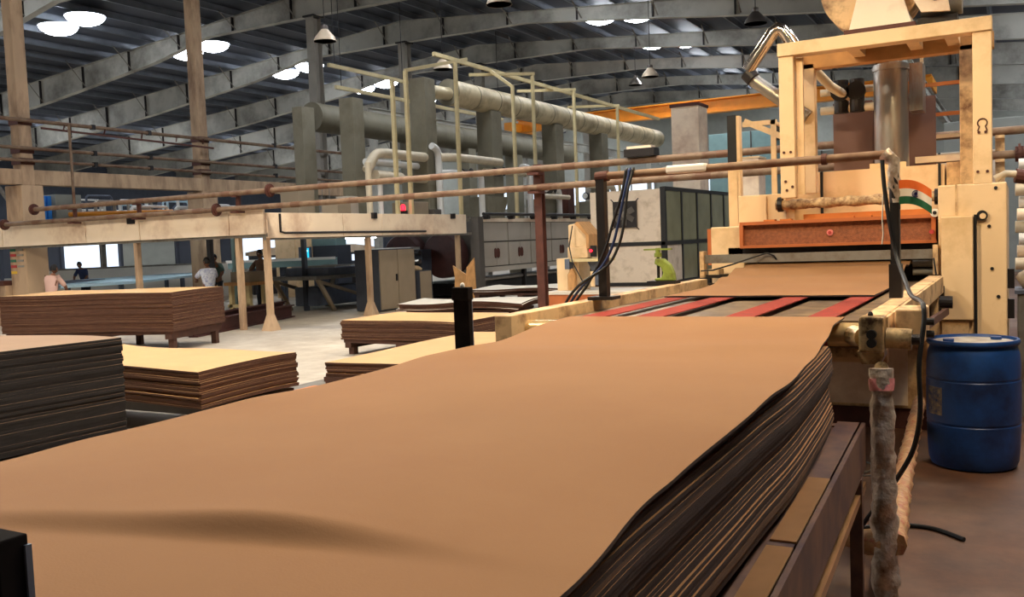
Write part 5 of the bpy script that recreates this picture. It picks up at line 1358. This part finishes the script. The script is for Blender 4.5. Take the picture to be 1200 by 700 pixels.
# wooden trestle and stool
wt = thing('trestle', (-17.0, 16.9, 0), 'rough wooden trestle with a box on it under the canopy', 'trestle')
for x in (-17.3, -16.7):
    for y in (16.65, 17.15): MB().box(x - 0.05, x + 0.05, y - 0.05, y + 0.05, 0, 0.80).build('leg', 'yellow_steel', wt)
MB().box(-17.45, -16.55, 16.55, 17.35, 0.80, 0.88).build('top', 'wood_and_shaded_cream', wt); MB().box(-17.3, -16.7, 16.65, 17.2, 0.88, 1.14).build('box', 'cabinet_beige', wt)
MB().box(-17.4, -16.6, 16.6, 16.67, 0.25, 0.33).build('rail', 'yellow_steel', wt)

# ---- plant beyond the concrete beam: blue and white pipework on a deck
bd = thing('pipe_deck', (-27, 20, 2.4), 'upper deck with tangled pale pipework seen under the concrete beam', 'deck')
MB().box(-29.5, -24.8, 16.4, 27.5, 2.55, 2.66).build('platform', 'steel_grey', bd)
for x in (-29.2, -25.4):
    for y in ((16.8, 22, 27) if x < -26 else (16.48, 27)): MB().box(x - 0.08, x + 0.08, y - 0.08, y + 0.08, 0, 2.55).build('post', 'steel_grey', bd)
MB().cyl((-24.75, 17.6, 2.94), (-24.75, 21.4, 3.06), 0.07, 8).build('handrail', 'crane_orange', bd)
bx = thing('panel_box', (-25.4, 17.5, 2.66), 'grey panel box with bright blue edge strips on the pipe deck', 'box')
MB().box(-25.9, -25.0, 17.35, 18.2, 2.662, 3.55).build('case', 'wall_paint', bx)
for y in (17.05, 17.22): MB().box(-25.4, -25.1, y - 0.06, y + 0.06, 2.662, 3.5).build('strip', 'bright_blue', bx)
rnd = random.Random(12)
for lane in range(9):                      # one lane per distance so that no two lengths clip
    for slot in range(4):
        r = rnd.uniform(0.035, 0.07); x = -24.95 - 0.17 * lane; y = 18.45 + 1.62 * slot + rnd.uniform(0, 0.3); z = 2.9 + rnd.random() * 0.7
        ln = rnd.uniform(0.6, 1.2)
        pts = [(x, y, 2.662), (x, y, z - 0.06), (x, y + 0.06, z), (x, y + ln - 0.06, z), (x, y + ln, z - 0.06), (x, y + ln, 2.662 if rnd.random() < 0.5 else z - 0.2)]
        o = MB().tube(pts, r, 8).build('deck_pipe', rnd.choice(['white_lagging', 'pale_blue', 'steel', 'grey_blue', 'white_lagging']), smooth=True)
        tag(o, 'pale pipe length in the tangle on the upper pipe deck', 'pipe', 'tangled pipes on the pipe deck')
# rails clamped to the concrete columns
for k, (z0, z1, r) in enumerate(((4.44, 4.36, 0.045), (4.14, 4.05, 0.04), (5.13, 5.05, 0.05))):
    o = MB().cyl((-21.58, 9, z0), (-21.58, 27, z1), r, 10).build('service_pipe', 'rust_pipe', smooth=True)
    tag(o, ['middle thin brown service pipe clamped to the concrete columns', 'lowest thin brown service pipe clamped to the concrete columns', 'top brown service pipe clamped high on the concrete columns'][k], 'pipe')
    for y in (11.5, 16.2, 18.0, 23.0):
        MB().box(-21.64, -21.52, y - 0.05, y + 0.05, z0 - 0.1, z0 + 0.03).build('clip', 'dark_steel', o)
lt = thing('lattice_rail', (-21.4, 17, 4.7), 'slim lattice cable rail running between the concrete columns', 'rail')
MB().bar((-21.4, 14.6, 4.92), (-21.4, 20.2, 4.80), 0.05, 0.05).build('chord', 'rust_dark', lt)
for y in (15.2, 16.4, 17.6, 18.8, 19.8):
    MB().bar((-21.4, y, 4.9), (-21.537, y + 0.15, 5.06), 0.03, 0.03).build('lacing', 'rust_dark', lt)
o = MB().cyl((-20.6, 14.8, 2.39), (-20.6, 14.8, 4.95), 0.035, 8).build('drop_pipe', 'rust_pipe', smooth=True); tag(o, 'thin vertical drop pipe in front of the concrete beam', 'pipe')
o = MB().bar((-22.8, 14.9, 2.6), (-24.4, 14.9, 4.2), 0.08, 0.08).build('diagonal_brace', 'steel_grey'); tag(o, 'grey diagonal brace beside the labelled concrete column', 'brace')

# ================================================================== PEOPLE
def skin_mesh(name, verts, edges, radii, m_, parent, sub=1, root=0):
    me = bpy.data.meshes.new(name)
    me.from_pydata([tuple(v) for v in verts], edges, [])
    me.materials.append(MATS[m_])
    o = bpy.data.objects.new(name, me); COL.objects.link(o)
    o.parent = parent; ORG[o] = ORG[parent]
    md = o.modifiers.new('skin', 'SKIN'); md.use_smooth_shade = True
    sv = me.skin_vertices[0].data
    for i, r in enumerate(radii):
        sv[i].radius = r if isinstance(r, tuple) else (r, r)
        sv[i].use_root = (i == root)
    s = o.modifiers.new('subsurf', 'SUBSURF'); s.levels = sub; s.render_levels = sub
    return o

def person(loc, rz, label, shirt, lean=0.0, reach=0.25, arm_up=0.0, H=1.60, turn=0.0):
    p = thing('person', loc, label, 'person', None)
    p.rotation_euler = (0, 0, rz)
    ORG[p] = Vector((0, 0, 0))
    k = H / 1.7
    def up(z, y=0.0, x=0.0):            # lean the upper body forward about the hip
        dz = z - 0.92
        return Vector((x * k, (y + math.sin(lean) * dz) * k, (0.92 + math.cos(lean) * dz) * k))
    pel = Vector((0, 0, 0.92 * k)); waist = up(1.08); chest = up(1.28); neck = up(1.44, 0.01); nk2 = up(1.50, 0.02)
    V = [pel, waist, chest, neck, nk2]; E = [(0, 1), (1, 2), (2, 3), (3, 4)]
    R = [(0.145 * k, 0.105 * k), (0.135 * k, 0.10 * k), (0.15 * k, 0.105 * k), (0.07 * k, 0.07 * k), (0.052 * k, 0.055 * k)]
    arms = []
    for s in (-1, 1):
        sh = up(1.38, 0, s * 0.16); el = up(1.14 + 0.1 * arm_up, 0.10 + reach * 0.4, s * 0.25); wr = up(1.02 + 0.22 * arm_up, 0.12 + reach, s * 0.20); kn = up(0.98 + 0.24 * arm_up, 0.19 + reach, s * 0.18)
        i = len(V); V += [sh, el, wr, kn]; E += [(2, i), (i, i + 1), (i + 1, i + 2), (i + 2, i + 3)]
        R += [0.062 * k, 0.046 * k, 0.032 * k, (0.040 * k, 0.022 * k)]
        arms.append((sh, el, wr, kn))
    for s in (-1, 1):
        hip = Vector((s * 0.09, 0, 0.86)) * k; kn = Vector((s * 0.105, 0.03, 0.48)) * k; an = Vector((s * 0.11, -0.01, 0.08)) * k; toe = Vector((s * 0.125, 0.16, 0.035)) * k
        i = len(V); V += [hip, kn, an, toe]; E += [(0, i), (i, i + 1), (i + 1, i + 2), (i + 2, i + 3)]
        R += [0.085 * k, 0.06 * k, 0.045 * k, (0.045 * k, 0.03 * k)]
    body = skin_mesh('body', V, E, R, 'skin', p)
    # fingers
    for (sh, el, wr, kn), s in zip(arms, (-1, 1)):
        d = (kn - wr).normalized()
        for q in range(4):
            b = kn + Vector(((q - 1.5) * 0.019, 0, 0)); ln = (0.070, 0.08, 0.075, 0.06)[q]
            skin_mesh('finger', [b - d * 0.02, b + d * ln * 0.5, b + d * ln + Vector((0, 0, -0.02))], [(0, 1), (1, 2)], [0.009, 0.0085, 0.007], 'skin', body)
        tb_ = wr.lerp(kn, 0.4)
        skin_mesh('thumb', [tb_, tb_ + Vector((-s * 0.045, 0.02, 0)), tb_ + Vector((-s * 0.06, 0.055, -0.01))], [(0, 1), (1, 2)], [0.011, 0.010, 0.008], 'skin', body)
    # head with face
    hc = up(1.60, 0.035)
    Rt = Matrix.Translation(hc) @ Matrix.Rotation(turn, 4, 'Z') @ Matrix.Rotation(-lean * 0.6, 4, 'X')
    mb = MB(); n = 18; m = 12; vs = []
    for j in range(m + 1):
        t = PI * j / m
        for i in range(n):
            a = 2 * PI * i / n
            x = 0.074 * math.sin(t) * math.cos(a); y = 0.092 * math.sin(t) * math.sin(a); z = 0.115 * math.cos(t)
            if z < -0.03: x *= 1 - 0.30 * (-z - 0.03) / 0.085; y = y * (1 - 0.15 * (-z - 0.03) / 0.085) + 0.008
            if y > 0.06 and abs(x) < 0.02 and -0.04 < z < 0.01: y += 0.018
            vs.append(Vector((x, y, z)) * k)
    fs = [(j * n + i, (j + 1) * n + i, (j + 1) * n + (i + 1) % n, j * n + (i + 1) % n) for j in range(m) for i in range(n)]
    mb.add(vs, fs).xf(Rt); hd_ = mb.build('head', 'skin', p, smooth=True, flat_angle=80)
    for s in (-1, 1):
        MB().lathe([(0.002, 0.008), (0.008, 0.004), (0.010, 0), (0.006, -0.006)], (0, 0, 0), 10, axis='y').xf(Rt @ Matrix.Translation(Vector((s * 0.030, 0.082, 0.006)) * k)).build('eye', 'white_paint', hd_)
        MB().box(-0.006, 0.008, -0.016, 0.014, -0.03, 0.026).xf(Rt @ Matrix.Translation(Vector((s * 0.076, -0.002, -0.005)) * k)).build('ear', 'skin', hd_, bevel=0.004)
    MB().box(-0.022, 0.022, 0.0, 0.008, -0.005, 0.004).xf(Rt @ Matrix.Translation(Vector((0, 0.084, -0.058)) * k)).build('mouth', 'maroon_steel', hd_)
    mb = MB(); vs = []
    for j in range(8):
        t = 0.62 * PI * j / 7
        for i in range(n):
            a = 2 * PI * i / n
            front = max(0.0, math.sin(a)); tt = t * (1 - 0.42 * front)
            vs.append(Vector((0.082 * math.sin(tt) * math.cos(a), 0.101 * math.sin(tt) * math.sin(a) - 0.004, 0.124 * math.cos(tt))) * k)
    fs = [(j * n + i, (j + 1) * n + i, (j + 1) * n + (i + 1) % n, j * n + (i + 1) % n) for j in range(7) for i in range(n)]
    mb.add(vs, fs).xf(Rt).build('hair', 'hair', p, smooth=True, flat_angle=80)
    # shirt with half sleeves, trousers, shoes
    V = [pel + Vector((0, 0, -0.06)), waist, chest, up(1.41)]; E = [(0, 1), (1, 2), (2, 3)]
    R = [(0.165 * k, 0.128 * k), (0.155 * k, 0.12 * k), (0.172 * k, 0.125 * k), (0.085 * k, 0.082 * k)]
    for (sh, el, wr, kn) in arms:
        i = len(V); V += [sh, el]; E += [(2, i), (i, i + 1)]; R += [0.078 * k, 0.062 * k]
    skin_mesh('shirt', V, E, R, shirt, p)
    V = [Vector((0, 0, 0.93)) * k]; E = []; R = [(0.155 * k, 0.12 * k)]
    for s in (-1, 1):
        i = len(V); V += [Vector((s * 0.09, 0, 0.84)) * k, Vector((s * 0.105, 0.03, 0.48)) * k, Vector((s * 0.11, -0.01, 0.10)) * k]
        E += [(0, i), (i, i + 1), (i + 1, i + 2)]; R += [0.098 * k, 0.076 * k, 0.066 * k]
    skin_mesh('trousers', V, E, R, 'trousers', p)
    for s in (-1, 1):
        MB().prism([(-0.06, 0.0), (0.19, 0.0), (0.205, 0.03), (0.16, 0.06), (0.05, 0.095), (-0.05, 0.09)], 'x', -0.042, 0.042).xf(Matrix.Translation((s * 0.115 * k, 0, 0)) @ Matrix.Scale(k, 4)).build('shoe', 'shoe', p, bevel=0.012)
    return p
person((-19.05, 12.95, 0), math.radians(15), 'person in a pale pink shirt, back turned, leaning over by the labelled column', 'shirt_pink', lean=0.20, reach=0.2, H=1.52)
person((-15.95, 14.7, 0), math.radians(62), 'person in a white checked shirt reaching out towards the table', 'shirt_white', lean=0.16, reach=0.30, arm_up=0.6, H=1.54, turn=0.4)
person((-26.7, 19.4, 0), math.radians(200), 'person in a navy shirt bending low behind the pale blue table', 'shirt_navy', lean=0.40, reach=0.2, H=1.55)
person((-20.2, 18.9, 0), math.radians(215), 'person in a dark green shirt working in the shade past the table', 'shirt_green', lean=0.2, reach=0.25, H=1.6)
person((-17.9, 18.35, 0), math.radians(190), 'person in a brown shirt standing behind the wooden trestle', 'shirt_brown', lean=0.05, reach=0.2, H=1.66)
